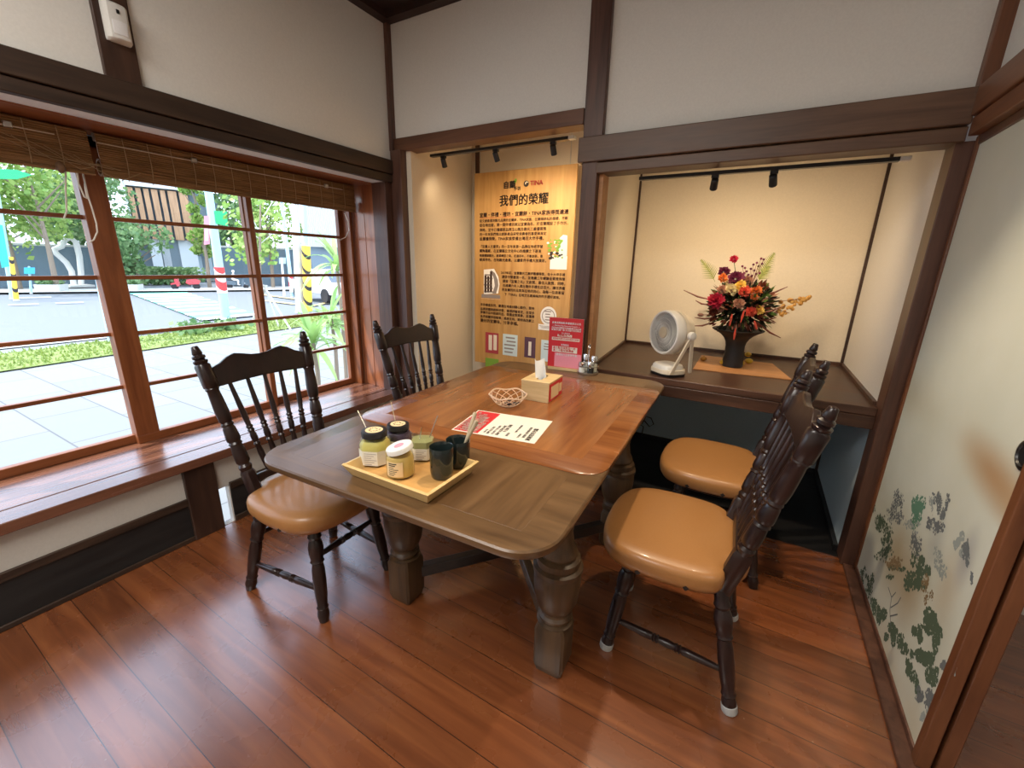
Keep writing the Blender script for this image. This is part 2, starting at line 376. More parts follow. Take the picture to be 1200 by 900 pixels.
# roof and apron of the bay outside
struct(MB().box(-2.56, -1.99, -.8, 2.4, 1.87, 1.91).box(-2.36, -2.0, -.7, 2.3, 1.83, 1.87), 'trim_14', M['beam_dark'])
struct(MB().box(-2.36, -1.97, -.66, 2.24, .3, .366), 'trim_15', M['beam_dark'])
struct(MB().box(-2.36, -1.9, 2.2, 2.26, .3, 1.87), 'trim_16', M['beam_dark_z'])
# corner post, back wall
struct(MB().box(-1.99, -1.868, 2.138, 2.2, .37, 1.803), 'trim_17', M['post_brown'], bevel=.003)
struct(MB().box(-1.99, -1.862, 2.2, 2.3, 0, 1.99).box(-1.862, -1.775, 2.19, 2.30, 0, 1.99).box(-1.88, -1.845, YB-.03, YB+.02, 1.99, ZC), 'trim_18', M['post_brown'], bevel=.003)
struct(MB().box(-1.862, -.56, YB+.005, 2.34, 2.0, ZC), 'wall_back_left', M['plaster'])
struct(MB().box(-.48, XR+.1, YB+.005, 2.34, 1.85, ZC), 'wall_back_right', M['plaster'])
struct(MB().box(-1.862, -.575, YB-.012, 2.32, 1.989, 2.062), 'trim_19', M['beam_x'], bevel=.003)
struct(MB().box(-.566, -.465, YB-.025, 2.33, 1.90, ZC).box(-.564, -.482, YB-.02, 2.33, 0, 1.90), 'trim_20', M['post_brown'], bevel=.004)
struct(MB().box(-.487, -.46, 2.245, 2.33, .75, 1.76), 'trim_21', M['mat_wood'])
struct(MB().box(-.585, XR-.02, YB-.035, 2.32, 1.812, 1.925).box(-.49, XR-.02, YB-.022, 2.32, 1.76, 1.808), 'trim_22', M['beam_brown'], bevel=.004)
# right corner post
struct(MB().box(.832, .93, YB, 2.335, 0, 1.765), 'trim_23', M['post_brown'], bevel=.003)
struct(MB().box(.842, .93, 2.19, 2.30, 1.92, ZC), 'trim_24', M['post_red'], bevel=.003)
# alcove shells
def wall_seg(mb, a, b, z0, z1, t=.06):
    a, b = Vector((*a, 0)), Vector((*b, 0)); d = (b-a).normalized(); n = Vector((d.y, -d.x, 0))*t
    mb.loft([[Vector((p.x, p.y, z)) for p in (a, b, b+n, a+n)] for z in (z0, z1)])
    return mb
struct(wall_seg(MB(), (-1.93, 3.12), (-1.80, 2.24), 0, 2.5, -.06), 'wall_niche_side', M['plaster_warm'])
struct(MB().box(-2.0, -.55, 3.1, 3.16, 0, 2.5), 'wall_niche_back', M['plaster_warm'])
struct(MB().box(-2.0, -.5, 2.3, 3.16, 2.5, 2.55), 'ceiling_niche', M['plaster_warm'])
struct(MB().box(-1.805-.02+.003, -1.79, 3.085, 3.1, 1.8, 2.5), 'trim_25', M['post_brown'])
# right alcove: partition (warm above the desk, bluish window light painted in below), back, right side
ZD = .75
w = MB(); wall_seg(w, (-.462, 2.25), (-.545, 3.3), ZD, 2.4, -.08); w.box(-.56, .95, 3.28, 3.36, ZD, 2.4)
struct(w, 'wall_alcove', M['plaster_warm'])
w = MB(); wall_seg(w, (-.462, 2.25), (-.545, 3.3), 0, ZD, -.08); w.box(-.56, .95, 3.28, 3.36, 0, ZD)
struct(w, 'wall_alcove_low', M['plaster_blue_lit'])
struct(MB().box(.835, .93, 2.335, 3.36, ZD, 2.4), 'wall_alcove_right', M['plaster'])
struct(MB().box(.835, .93, 2.335, 3.36, 0, ZD), 'wall_alcove_right_low', M['plaster_blue_lit'])
struct(MB().box(-.62, .96, 2.3, 3.4, 2.4, 2.45), 'ceiling_alcove', M['plaster_warm'])
struct(MB().box(-.545, -.53, 3.268, 3.283, ZD, 2.4).box(.82, .837, 3.266, 3.283, 0, 2.4), 'trim_26', M['beam_dark_z'])
struct(MB().box(-.545, .835, 3.262, 3.283, ZD, ZD+.018).box(.819, .837, 2.335, 3.262, ZD, ZD+.018), 'trim_27', M['desk'])
w = MB(); wall_seg(w, (-.452, 2.3), (-.531, 3.265), ZD, ZD+.018, -.014)
struct(w, 'trim_28', M['desk'])
struct(MB().box(.815, .836, 2.335, 3.28, 0, .03).box(-.53, .815, 3.262, 3.281, 0, .03), 'baseboard_alcove', M['black_wood'])
# right wall above the sliding panels, the lintel and the room beyond
struct(MB().box(XR+.012, .99, -2.6, 2.19, 1.92, ZC), 'wall_right', M['plaster'])
struct(MB().box(.842, .98, -2.6, 2.205, 1.835, 1.925), 'trim_29', M['beam_red_y'], bevel=.004)
struct(MB().box(.852, .98, -2.6, 2.205, 1.775, 1.832), 'trim_30', M['beam_red_y'], bevel=.003)
struct(MB().box(.842, .97, -2.6, 2.224, -.02, .012), 'trim_31', M['post_brown'], bevel=.003)
struct(MB().box(-1.99, 3.2, -2.68, -2.6, 0, ZC), 'wall_front', M['plaster'])
struct(MB().box(3.2, 3.28, -2.6, 2.3, 0, ZC), 'wall_far_right', M['plaster_grey'])
struct(MB().box(.99, 3.2, 2.24, 2.32, 0, ZC), 'wall_next_room', M['plaster_grey'])
# desk: a thick built-in board
dk = thing('built_in_desk', 'dark brown built-in desk board across the right alcove', 'desk', (.15, 2.78, 0))
dm = MB(); L_ = dk.location
def rel(pts, o): return [Vector(p)-Vector(o) for p in pts]
dm.loft([rel([(-.455, 2.282, z), (.832, 2.282, z), (.832, 3.279, z), (-.54, 3.279, z)], L_) for z in (.712, ZD)])
dm.build('desktop', M['desk'], dk, bevel=.004)
MB().loft([rel([(-.453, 2.2825, z), (.832, 2.2825, z), (.832, 2.315, z), (-.45, 2.315, z)], L_) for z in (.652, .711)]).build('front_apron', M['desk'], dk, bevel=.003)

# windows: sliding sashes with horizontal muntins
def sash(name, y0, y1, x, sw0=.045, sw1=.045):
    cx = (y0+y1)/2
    o = bpy.data.objects.new(name, None); COL.objects.link(o); o.location = (x, cx, .41); o['kind'] = 'structure'
    a, b = y0-cx, y1-cx
    MB().box(-.017, .017, a, a+sw0, .04, 1.385).box(-.017, .017, b-sw1, b, .04, 1.385).build('stile', M['window_wood'], o, bevel=.003)
    MB().box(-.017, .017, a, b, 0, .042).box(-.017, .017, a, b, 1.34, 1.385).build('rail', M['window_wood_y'], o, bevel=.003)
    mu = MB()
    for z in (.70, .9555, 1.2138, 1.4684): mu.box(-.013, .013, a+sw0-.002, b-sw1+.002, z-.41-.009, z-.41+.009)
    mu.build('muntin', M['window_wood_y'], o, bevel=.002)
    MB().quad((0, a+sw0*.6, .03), (0, b-sw1*.6, .03), (0, b-sw1*.6, 1.36), (0, a+sw0*.6, 1.36)).build('pane', M['glass'], o, smooth=False)
sash('window_1', -.60, .125, XW)
sash('window_2', .08, .815, XW-.036)
sash('window_3', .768, 1.49, XW, .092, .03)
sash('window_4', 1.455, 2.14, XW-.036, .057, .045)
struct(MB().box(-2.33, -2.21, 2.128, 2.15, .41, 1.80), 'trim_32', M['window_wood'], bevel=.003)

# bamboo blinds, rolled up under the bay ceiling
def blind(name, y0, y1, label, swap=0):
    cx = (y0+y1)/2; o = thing(name, label, 'window blind', (-2.15, cx, 1.8), group=None)
    a, b = y0-cx, y1-cx
    MB().box(-.03, -.006, a, b, -.035, -.004).build('headrail', M['blind_dark'], o, bevel=.002)
    s = MB(); r = random.Random(3)
    for k in range(20):
        z = -.012-.0082*k
        s.tube([(-.002+.004*r.random(), a, z), (-.002+.004*r.random(), b, z+.001*r.random())], .0052, 5)
    s.build('slat_sheet', M['blind'], o)
    s = MB()
    for k in range(16):
        t = 2*PI*k/16; rr_ = .030
        s.tube([(-.022+.026*math.cos(t), a, -.135+.03*math.sin(t)), (-.022+.026*math.cos(t), b, -.135+.03*math.sin(t))], .0055, 5)
    s.build('rolled_bundle', M['blind'], o)
    n = int((b-a)/.085)
    for k in range(1, n):
        y = a+(b-a)*k/n
        MB().tube([(.007, y, -.01), (.0085, y+.002, -.1), (.0095, y, -.14), (-.005, y, -.176)], .0022, 4).build('binding_string', M['string'], o)
    c = MB().tube([(.012, a, -.045), (.012, b-.1, -.045)], .0022, 5)
    c.build('draw_cord', M['cord'], o)
    for y in ((a+b)/2-.3, b-.22): MB().box(.004, .018, y-.012, y+.012, -.052, -.03).build('pulley', M['steel'], o, bevel=.003)
    return o
b1 = blind('bamboo_blind', -.55, .80, 'left rolled up bamboo blind with a tangle of white cords hanging at its end')
b2 = blind('bamboo_blind', .825, 2.13, 'long rolled up bamboo blind over the two right-hand sashes')
def loc(o, pts): return [Vector(p)-o.location for p in pts]
c = MB(); r = random.Random(5)
for k in range(7):
    y0 = .50+.04*k; z0 = 1.74-.008*k
    c.tube([Vector(p)-b1.location for p in ((-2.13, y0, z0), (-2.125, y0+.06, z0-.05+.03*r.random()), (-2.128, y0+.13, z0-.03-.05*r.random()), (-2.13, y0+.17+.05*r.random(), 1.66))], .0014, 5)
c.build('cord_tangle', M['string'], b1)
pts = [PT(u, v, x=-2.15) for u, v in ((90, 200), (92, 215), (99, 231), (102, 233), (100, 220), (97, 203), (103, 230), (108, 245), (113, 262), (114, 272), (110, 281), (105, 284))]
MB().tube(loc(b1, pts), .003, 6).build('cord_loop', M['cord'], b1)
MB().tube(loc(b1, [PT(u, v, x=-2.15) for u, v in ((77, 200), (77, 225), (78, 248), (75, 256))]), .003, 6).build('cord_end', M['cord'], b1)
MB().sphere(PT(71, 196, x=-2.12)-b1.location, .018, 10, 8, (.8, .8, 1.2)).build('cord_toggle', M['blind_dark'], b1)
pts = [PT(u, v, x=-2.17) for u, v in ((404, 250), (408, 260), (409, 270), (405, 278), (399, 281), (393, 279))]
MB().tube(loc(b2, pts), .003, 6).build('cord_loop', M['cord'], b2)

# motion sensor on the post above the beam
sn = thing('motion_sensor', 'small white motion sensor box on the dark post above the window', 'sensor', (XL+.016, .853, 2.052))
sec = [(-.036, .001), (.036, .001), (.036, .02), (.026, .034), (0, .040), (-.026, .034), (-.036, .02)]
MB().loft([[Vector((p[1]*(.6 if z in (0, .122) else 1), p[0]*(.93 if z in (0, .122) else 1), z)) for p in sec] for z in (0, .008, .06, .114, .122)]).build('housing', M['white_plastic'], sn, bevel=.002)
MB().loft([[Vector((.041*c_, y_, z)) for (y_, c_) in ((-.02, .93), (.0, 1.03), (.02, .93))] + [Vector((.03, .02, z)), Vector((.03, -.02, z))] for z in (.02, .062)]).build('lens', M['paper_white'], sn)
MB().box(.0385, .0425, -.004, .004, .084, .096).build('indicator', M['black_plastic'], sn)

# sliding panel with the landscape painting
def fusuma_mat():
    m, nt, b = new_mat('panel_paper'); L = nt.links
    tc = nt.nodes.new('ShaderNodeTexCoord'); s = nt.nodes.new('ShaderNodeSeparateXYZ'); L.new(tc.outputs['Object'], s.inputs[0])
    def ell(cy, cz, ay, az, rot):
        mp = nt.nodes.new('ShaderNodeMapping'); mp.vector_type = 'TEXTURE'
        mp.inputs['Location'].default_value = (0, cy, cz); mp.inputs['Rotation'].default_value = (rot, 0, 0); mp.inputs['Scale'].default_value = (1e3, ay, az)
        L.new(tc.outputs['Object'], mp.inputs['Vector'])
        ln = nt.nodes.new('ShaderNodeVectorMath'); ln.operation = 'LENGTH'; L.new(mp.outputs[0], ln.inputs[0])
        r = nt.nodes.new('ShaderNodeMapRange'); r.interpolation_type = 'SMOOTHSTEP'; r.inputs['From Min'].default_value = 0; r.inputs['From Max'].default_value = 1; r.inputs['To Min'].default_value = 1; r.inputs['To Max'].default_value = 0
        L.new(ln.outputs['Value'], r.inputs['Value']); return r.outputs[0]
    n = nt.nodes.new('ShaderNodeTexNoise'); n.inputs['Scale'].default_value = 3; n.inputs['Detail'].default_value = 4; L.new(tc.outputs['Object'], n.inputs['Vector'])
    base = ramp(nt, [(.3, (.55, .575, .50)), (.7, (.61, .635, .57))]); L.new(n.outputs['Fac'], base.inputs['Fac'])
    cur = base.outputs['Color']
    for (args, colr, k) in MIST:
        e = ell(*args); mu = nt.nodes.new('ShaderNodeMath'); mu.operation = 'MULTIPLY'; mu.inputs[1].default_value = k; L.new(e, mu.inputs[0])
        mx = nt.nodes.new('ShaderNodeMix'); mx.data_type = 'RGBA'; mx.inputs[7].default_value = (*colr, 1)
        L.new(mu.outputs[0], mx.inputs[0]); L.new(cur, mx.inputs[6]); cur = mx.outputs[2]
    L.new(cur, b.inputs['Base Color']); b.inputs['Roughness'].default_value = .7
    return m
FX = .886
FY0, FY1 = 1.285, 2.215
FO = Vector((FX, (FY0+FY1)/2, 0))
def fl(u, v):
    p = PT(u, v, x=FX); return (p.y-FO.y, p.z)
MIST = []
for (u, v, a, b_, rot, colr, k) in [
    (1165, 560, .30, .10, rad(8), (.40, .22, .09), .8), (1205, 610, .22, .09, 0, (.42, .25, .11), .6),
    (1010, 610, .12, .16, 0, (.52, .43, .27), .5), (1050, 655, .2, .22, .3, (.36, .27, .14), .75), (1065, 690, .16, .2, .2, (.36, .26, .14), .7),
    (1110, 690, .1, .18, 0, (.46, .38, .27), .6), (1040, 770, .35, .12, .2, (.5, .42, .28), .5), (1070, 850, .2, .12, 0, (.5, .42, .28), .6),
    (1132, 655, .06, .13, 0, (.33, .33, .34), .75), (1095, 640, .08, .12, 0, (.36, .38, .36), .6), (1092, 770, .1, .2, 0, (.4, .42, .36), .35)]:
    q = fl(u, v); MIST.append(((q[0], q[1], a, b_, rot), colr, k))
M['fusuma'] = fusuma_mat()
fus = thing('sliding_panel', 'pale sliding panel with a painted landscape of trees on the right wall', 'sliding door', FO)
hy = (FY1-FY0)/2
MB().box(0, .018, -hy+.02, hy-.02, .03, 1.76).build('panel_paper', M['fusuma'], fus, smooth=False)
for y0, y1 in ((-hy, -hy+.032), (hy-.022, hy)): MB().box(-.008, .024, y0, y1, .012, 1.775).build('stile', M['post_red'], fus, bevel=.003)
for z0, z1 in ((.012, .034), (1.745, 1.775)): MB().box(-.006, .022, -hy+.032, hy-.022, z0, z1).build('rail', M['post_brown'], fus, bevel=.003)
q = fl(1203, 535)
MB().lathe([(0, .001), (0, .034), (.4, .036), (.55, .031), (.6, .026), (.35, .024), (.35, .001)], (.004, q[0]+.004, q[1]), (-.012, q[0]+.004, q[1]), 24, caps=False).build('round_pull', M['black_plastic'], fus)
# painted dabs: real flat brush marks on the paper
DAB = [plain('paint_green', (.075, .115, .075), .8), plain('paint_teal', (.10, .22, .15), .8), plain('paint_grey', (.14, .16, .17), .8), plain('paint_brown', (.24, .17, .09), .8), plain('paint_pale', (.3, .34, .33), .8)]
def dabs(rg, items, mb):
    for (u, v, ru, rv, n, mi, s) in items:
        mb.m = mi
        subs = [(rg.gauss(0, .42), rg.gauss(0, .42), .28+.25*rg.random()) for _ in range(6)]
        for k in range(int(n*2.4)):
            su, sv, sr = subs[k % 6]; t = rg.random()*2*PI; q = math.sqrt(rg.random())*sr
            py, pz = fl(u+ru*1.15*(su+q*math.cos(t)), v+rv*1.1*(sv+q*math.sin(t)))
            rr_ = s*.55*(.4+rg.random()); m_ = 6; a0 = rg.random()*6
            mb.poly([(-.0004-.00012*rg.random(), py+rr_*(.6+.6*rg.random())*math.cos(a0+2*PI*i/m_), pz+rr_*(.6+.6*rg.random())*math.sin(a0+2*PI*i/m_)) for i in range(m_)])
pm = MB(); rg = random.Random(11)
dabs(rg, [(1052, 580, 4, 14, 60, 2, .007), (1054, 600, 9, 14, 70, 2, .008), (1074, 590, 11, 16, 130, 1, .010), (1076, 607, 9, 10, 50, 1, .009), (1070, 615, 10, 10, 40, 4, .008),
  (1100, 585, 5, 13, 60, 2, .008), (1107, 597, 5, 15, 60, 2, .008), (1096, 615, 9, 12, 70, 2, .009), (1092, 588, 3, 12, 25, 4, .007),
  (1023, 590, 3, 14, 50, 0, .008), (1030, 612, 7, 16, 80, 0, .010), (1040, 632, 8, 12, 80, 0, .010), (1046, 604, 6, 10, 40, 2, .008), (1036, 650, 9, 10, 70, 0, .010), (1050, 660, 12, 9, 70, 3, .010),
  (1072, 640, 8, 20, 60, 2, .009), (1076, 665, 10, 18, 140, 0, .011), (1070, 685, 14, 10, 90, 0, .010), (1060, 672, 14, 8, 60, 0, .010), (1088, 690, 6, 18, 50, 3, .008), (1100, 660, 8, 20, 50, 4, .008),
  (1122, 640, 5, 12, 60, 4, .010), (1131, 652, 5, 18, 90, 2, .007), (1134, 638, 2, 10, 25, 2, .006), (1140, 675, 3, 12, 30, 2, .006),
  (1012, 672, 4, 10, 45, 0, .009), (1021, 680, 4, 12, 55, 0, .009), (1017, 695, 6, 10, 60, 0, .009), (1026, 708, 6, 12, 70, 0, .010), (1034, 722, 7, 14, 90, 0, .011), (1046, 738, 8, 14, 100, 0, .011), (1056, 756, 7, 16, 90, 0, .011), (1066, 780, 5, 12, 60, 0, .010),
  (1090, 730, 9, 14, 130, 0, .011), (1099, 745, 6, 18, 100, 0, .010), (1078, 745, 6, 14, 80, 0, .010), (1086, 768, 12, 14, 130, 0, .011), (1092, 788, 10, 12, 80, 0, .010), (1118, 775, 4, 12, 40, 4, .008), (1108, 785, 7, 10, 50, 2, .008), (1074, 800, 6, 10, 50, 0, .009),
  (1082, 815, 8, 10, 90, 2, .009), (1092, 822, 8, 10, 80, 2, .008), (1084, 838, 6, 8, 40, 4, .007)], pm)
pm.m = 2
for pts in ([(1044, 735), (1043, 715), (1045, 700), (1041, 688)], [(1044, 712), (1052, 707), (1056, 700)], [(1043, 722), (1052, 720)], [(1045, 700), (1050, 694)]):
    w_ = .0022
    for (p, q) in zip(pts, pts[1:]):
        a, b = fl(*p), fl(*q); d = Vector((b[0]-a[0], b[1]-a[1])); d.normalize(); n = Vector((-d.y, d.x))*w_
        pm.poly([(-.0005, a[0]+n.x, a[1]+n.y), (-.0005, b[0]+n.x, b[1]+n.y), (-.0005, b[0]-n.x, b[1]-n.y), (-.0005, a[0]-n.x, a[1]-n.y)])
pm.build('painting', DAB, fus, smooth=False)
# a second panel slid behind it
fu2 = thing('sliding_panel', 'second sliding panel in brown frame half hidden behind the painted one', 'sliding door', (.928, 1.738, 0))
MB().box(0, .018, -.36, .43, .03, 1.76).build('panel_paper', M['plaster_grey'], fu2, smooth=False)
MB().box(-.008, .024, -.45, -.355, .012, 1.775).build('stile', M['post_red'], fu2, bevel=.003)
MB().box(-.008, .024, .43, .45, .012, 1.775).build('stile', M['post_brown'], fu2, bevel=.003)
for z0, z1 in ((.012, .034), (1.745, 1.775)): MB().box(-.006, .022, -.355, .43, z0, z1).build('rail', M['post_brown'], fu2, bevel=.003)

# ------------------------------------------------------------------ chairs
def profile_post(n=1):
    return [(0, .019), (.02, .021), (.04, .024), (.06, .018), (.08, .024), (.11, .024), (.16, .0235), (.21, .020), (.22, .024), (.235, .0195), (.25, .024), (.28, .024),
            (.34, .021), (.355, .018), (.37, .022), (.385, .0185), (.40, .022), (.46, .0235), (.54, .022), (.62, .0195), (.635, .023), (.65, .02)]
SEAT = chaikin([(.282, -.115), (.282, .115), (.222, .228), (.06, .245), (-.10, .226), (-.115, .140), (-.18, .118), (-.18, -.118), (-.115, -.140), (-.10, -.226), (.06, -.245), (.222, -.228)], 3)
def make_chair(lab, caps=0):
    t = thing('dining_chair', lab, 'chair', group='turned dining chairs with tan seats')
    W = M['chair_wood']
    cx = .05
    def ring(s, z): return [Vector((cx+(x-cx)*s, y*s, z)) for x, y in SEAT]
    c = MB().loft([ring(.90, .388), ring(.955, .393), ring(.99, .408), ring(1.0, .420), ring(1.0, .440), ring(.98, .454), ring(.93, .462), ring(.8, .467), ring(.5, .470), ring(.15, .471)])
    c.build('seat', M['leather'], t, angle=60)
    MB().loft([ring(.80, .368), ring(.82, .372), ring(.82, .395)]).build('seat_frame', W, t)
    for (x, y) in ((.13, 1), (-.01, 1), (.13, -1), (-.01, -1)):
        Y = .229 if x > 0 else .228
        s = MB().prism([(-.009, 0), (0, -.009), (.009, 0), (0, .009)], (x, y*Y, .405), (1, 0, 0), (0, 0, 1), (0, y*.008, 0))
        s.build('upholstery_tab', M['black_plastic'], t)
    FN = [Vector((-.257, s*.213, 1.0)) for s in (-1, 1)]; SJ = [Vector((-.112, s*.152, .40)) for s in (-1, 1)]
    def at(s, z):
        k = (z-.40)/.6; return SJ[s].lerp(FN[s], k)
    for s in (0, 1):
        m = MB(); d = (FN[s]-SJ[s]).normalized()
        side = Vector((0, 1, 0)); side = (side-d*side.dot(d)).normalized(); nrm = d.cross(side)
        def blk(za, zb, w, th):
            a, b = at(s, za), at(s, zb)
            rr = [(.8, a), (1, a.lerp(b, .07)), (1, a.lerp(b, .93)), (.8, b)]
            m.loft([[p + side*(i*w*k_) + nrm*(j*th*k_) for i, j in ((-1, -.6), (-.6, -1), (.6, -1), (1, -.6), (1, .6), (.6, 1), (-.6, 1), (-1, .6))] for k_, p in rr])
        blk(.36, .535, .021, .026)
        m.lathe([(q/.65, r) for q, r in profile_post()], at(s, .53), at(s, .86), 14)
        blk(.855, .945, .021, .024)
        m.lathe([(0, .017), (.08, .0225), (.2, .0235), (.27, .0155), (.34, .021), (.46, .021), (.54, .0145), (.60, .0165), (.8, .0135), (.95, .0115), (1, .008)], at(s, .943), at(s, 1.008), 14)
        m.build('back_post', W, t)
    # crest rail
    a0, a1 = at(0, .90), at(1, .90); d = ((FN[0]-SJ[0])+(FN[1]-SJ[1])).normalized(); side = (a1-a0).normalized(); L = (a1-a0).length
    nrm = d.cross(side).normalized()
    top = [(0, .028), (.06, .030), (.13, .042), (.2, .062), (.27, .073), (.33, .068), (.42, .058), (.5, .055), (.58, .058), (.67, .068), (.73, .073), (.8, .062), (.87, .042), (.94, .030), (1, .028)]
    bot = [(1, -.052), (.9, -.050), (.7, -.044), (.5, -.042), (.3, -.044), (.1, -.050), (0, -.052)]
    MB().prism([(x*L, y*.9) for x, y in top+bot], a0+nrm*-.011, side, d, nrm*.022).build('crest_rail', W, t, bevel=.004)
    b0, b1 = at(0, .492), at(1, .492); d2 = d
    MB().prism([(0, -.014), ((b1-b0).length, -.014), ((b1-b0).length, .014), (0, .014)], b0+nrm*-.012, (b1-b0).normalized(), d2, nrm*.024).build('lower_rail', W, t, bevel=.004)
    sp = [(0, .008), (.08, .010), (.22, .0115), (.30, .009), (.32, .013), (.34, .009), (.37, .012), (.42, .012), (.45, .009), (.47, .013), (.49, .009), (.51, .013), (.53, .009), (.62, .011), (.8, .009), (1, .007)]
    for k in range(5):
        u = (k+1)/6
        MB().lathe(sp, b0.lerp(b1, .1+.8*u)+d*.008, a0.lerp(a1, u)+d*-.035, 10).build('spindle', W, t)
    lg = [(0, .017), (.04, .021), (.1, .021), (.13, .025), (.16, .019), (.19, .024), (.24, .027), (.30, .026), (.36, .021), (.38, .025), (.40, .019), (.46, .023), (.58, .024), (.72, .022), (.83, .018), (.85, .022), (.87, .018), (.90, .021), (.93, .022), (.97, .019), (1, .017)]
    T = {}
    for nm, tp, ft in (('fr', (.165, -.13, .385), (.215, -.165, 0)), ('fl', (.165, .13, .385), (.215, .165, 0)), ('rr', (-.105, -.155, .385), (-.185, -.205, 0)), ('rl', (-.105, .155, .385), (-.185, .205, 0))):
        tp, ft = Vector(tp), Vector(ft); T[nm] = (tp, ft)
        o = MB().lathe(lg, tp, ft, 16).build('leg', W, t)
        if caps: MB().lathe([(0, .0205), (.1, .0235), (.8, .0235), (1, .021)], tp.lerp(ft, .93), ft, 16).build('felt_cap', M['cap_grey'], o)
    st = [(0, .008), (.15, .011), (.3, .013), (.36, .013), (.37, .010), (.385, .015), (.40, .010), (.415, .015), (.43, .011), (.5, .014), (.57, .011), (.585, .015), (.60, .010), (.615, .015), (.63, .010), (.64, .013), (.7, .013), (.85, .011), (1, .008)]
    def P(k, z): tp, ft = T[k]; return tp.lerp(ft, (tp.z-z)/tp.z)
    for a, b, z in (('fr', 'rr', .125), ('fl', 'rl', .125), ('fr', 'fl', .255), ('rr', 'rl', .255)):
        MB().lathe(st, P(a, z), P(b, z), 10).build('stretcher', W, t)
    return t
c1 = make_chair('dark turned chair before the window, near left of the table, seat half under it')
def place(c, x, y, r): c.location = (x, y, 0); c.rotation_euler = (0, 0, rad(r))
place(c1, -1.146, .942, 1.4)
def chair_copy(lab, x, y, r):
    c = dup(c1); c['label'] = lab; place(c, x, y, r); return c
chair_copy('dark turned chair at the far left of the table, seat hidden', -1.173, 1.79, -4.5)
c3 = make_chair('dark turned chair with grey foot caps, nearest on the right of the table', 1)
place(c3, .236, 1.395, 182.2)
chair_copy('dark turned chair at the far right of the table, next to the built-in desk', .30, 2.045, 179.4)

# ------------------------------------------------------------------ table
tb = thing('dining_table', 'brown draw-leaf dining table on four bulbous turned legs', 'table', (-.4799, 1.4161, 0), rad(1.98))
hw = .477
MB().loft([[Vector((x, y, z)) for x, y in rrect(-hw+e, hw-e, -.402+e, .60-e, [.085, .085, .05, .05], 10)] for z, e in ((.729, .003), (.733, 0), (.7488, 0), (.7515, .003))]).build('tabletop', M['table_top'], tb)
MB().loft([[Vector((x, y, z)) for x, y in rrect(-hw+.085, hw-.085, -.402+.09, .60-.08, .001, 1)] for z in (.75, .7518)]).build('top_panel', M['table_top_in'], tb, bevel=.0006)
for sg in (-1, 1):
    y0, y1 = (-.79, -.30) if sg < 0 else (.53, .79)
    rr = (.105, .105, .002, .002) if sg < 0 else (.002, .002, .105, .105)
    MB().loft([[Vector((x, y, z)) for x, y in rrect(-hw+e, hw-e, y0+e, y1-e, [max(q-e, .001) for q in rr], 10)] for z, e in ((.722, .012), (.727, .002), (.732, 0), (.7435, 0), (.7475, .004))]).build('leaf', [M['table_leaf']], tb)
    yi0, yi1 = (y0+.075, y1-.13) if sg < 0 else (y0+.09, y1-.06)
    MB().box(-hw+.085, hw-.085, yi0, yi1, .7465, .7479).build('leaf_panel', M['table_leaf_in'], tb, bevel=.0006)
LEG = [(.198, .060), (.205, .046), (.212, .054), (.222, .056), (.23, .048), (.238, .046), (.25, .056), (.28, .068), (.33, .074), (.375, .075), (.388, .070), (.392, .078), (.408, .079), (.414, .068), (.425, .071), (.438, .069), (.444, .056), (.455, .060), (.47, .056), (.485, .047), (.53, .040), (.585, .045), (.62, .056), (.645, .060), (.652, .050), (.66, .05)]
lp = {}
for nm, x, y in (('a', -.283, -.366), ('b', .357, -.366), ('c', .357, .39), ('d', -.283, .39)):
    m = MB(); h = .052; k = .030
    oc = [(-h, -k), (-k, -h), (k, -h), (h, -k), (h, k), (k, h), (-k, h), (-h, k)]
    h2, k2 = .052, .044
    oc = [(-h2, -k2), (-k2, -h2), (k2, -h2), (h2, -k2), (h2, k2), (k2, h2), (-k2, h2), (-h2, k2)]
    m.loft([[Vector((x+p*s, y+q*s, z)) for p, q in oc] for s, z in ((.82, 0), (.86, .004), (1, .03), (1, .172), (.78, .199))])
    m.lathe([(z, r) for z, r in LEG], (x, y, 0), (x, y, 1), 28, frac=False)
    m.loft([[Vector((x+p*s, y+q*s, z)) for p, q in oc] for s, z in ((.9, .656), (.95, .66), (.95, .727))])
    m.build('leg', M['table_leg'], tb, angle=30); lp[nm] = Vector((x, y, 0))
ap = MB()
for a, b in (('a', 'b'), ('b', 'c'), ('c', 'd'), ('d', 'a')):
    p, q = lp[a], lp[b]; d = (q-p).normalized(); n = Vector((-d.y, d.x, 0))*.012
    ap.loft([[v+Vector((0, 0, z)) for v in (p-n, q-n, q+n, p+n)] for z in (.668, .727)])
ap.build('apron', M['table_dark'], tb)
for a, b in (('a', 'c'), ('b', 'd')):
    p, q = lp[a], lp[b]; d = (q-p).normalized(); n = Vector((-d.y, d.x, 0))*.018; e = d*.04
    MB().loft([[v+Vector((0, 0, z)) for v in (p+e-n, q-e-n, q-e+n, p+e+n)] for z in (.082, .132)]).build('stretcher', M['table_dark'] if a == 'a' else M['table_leg'], tb, bevel=.004)

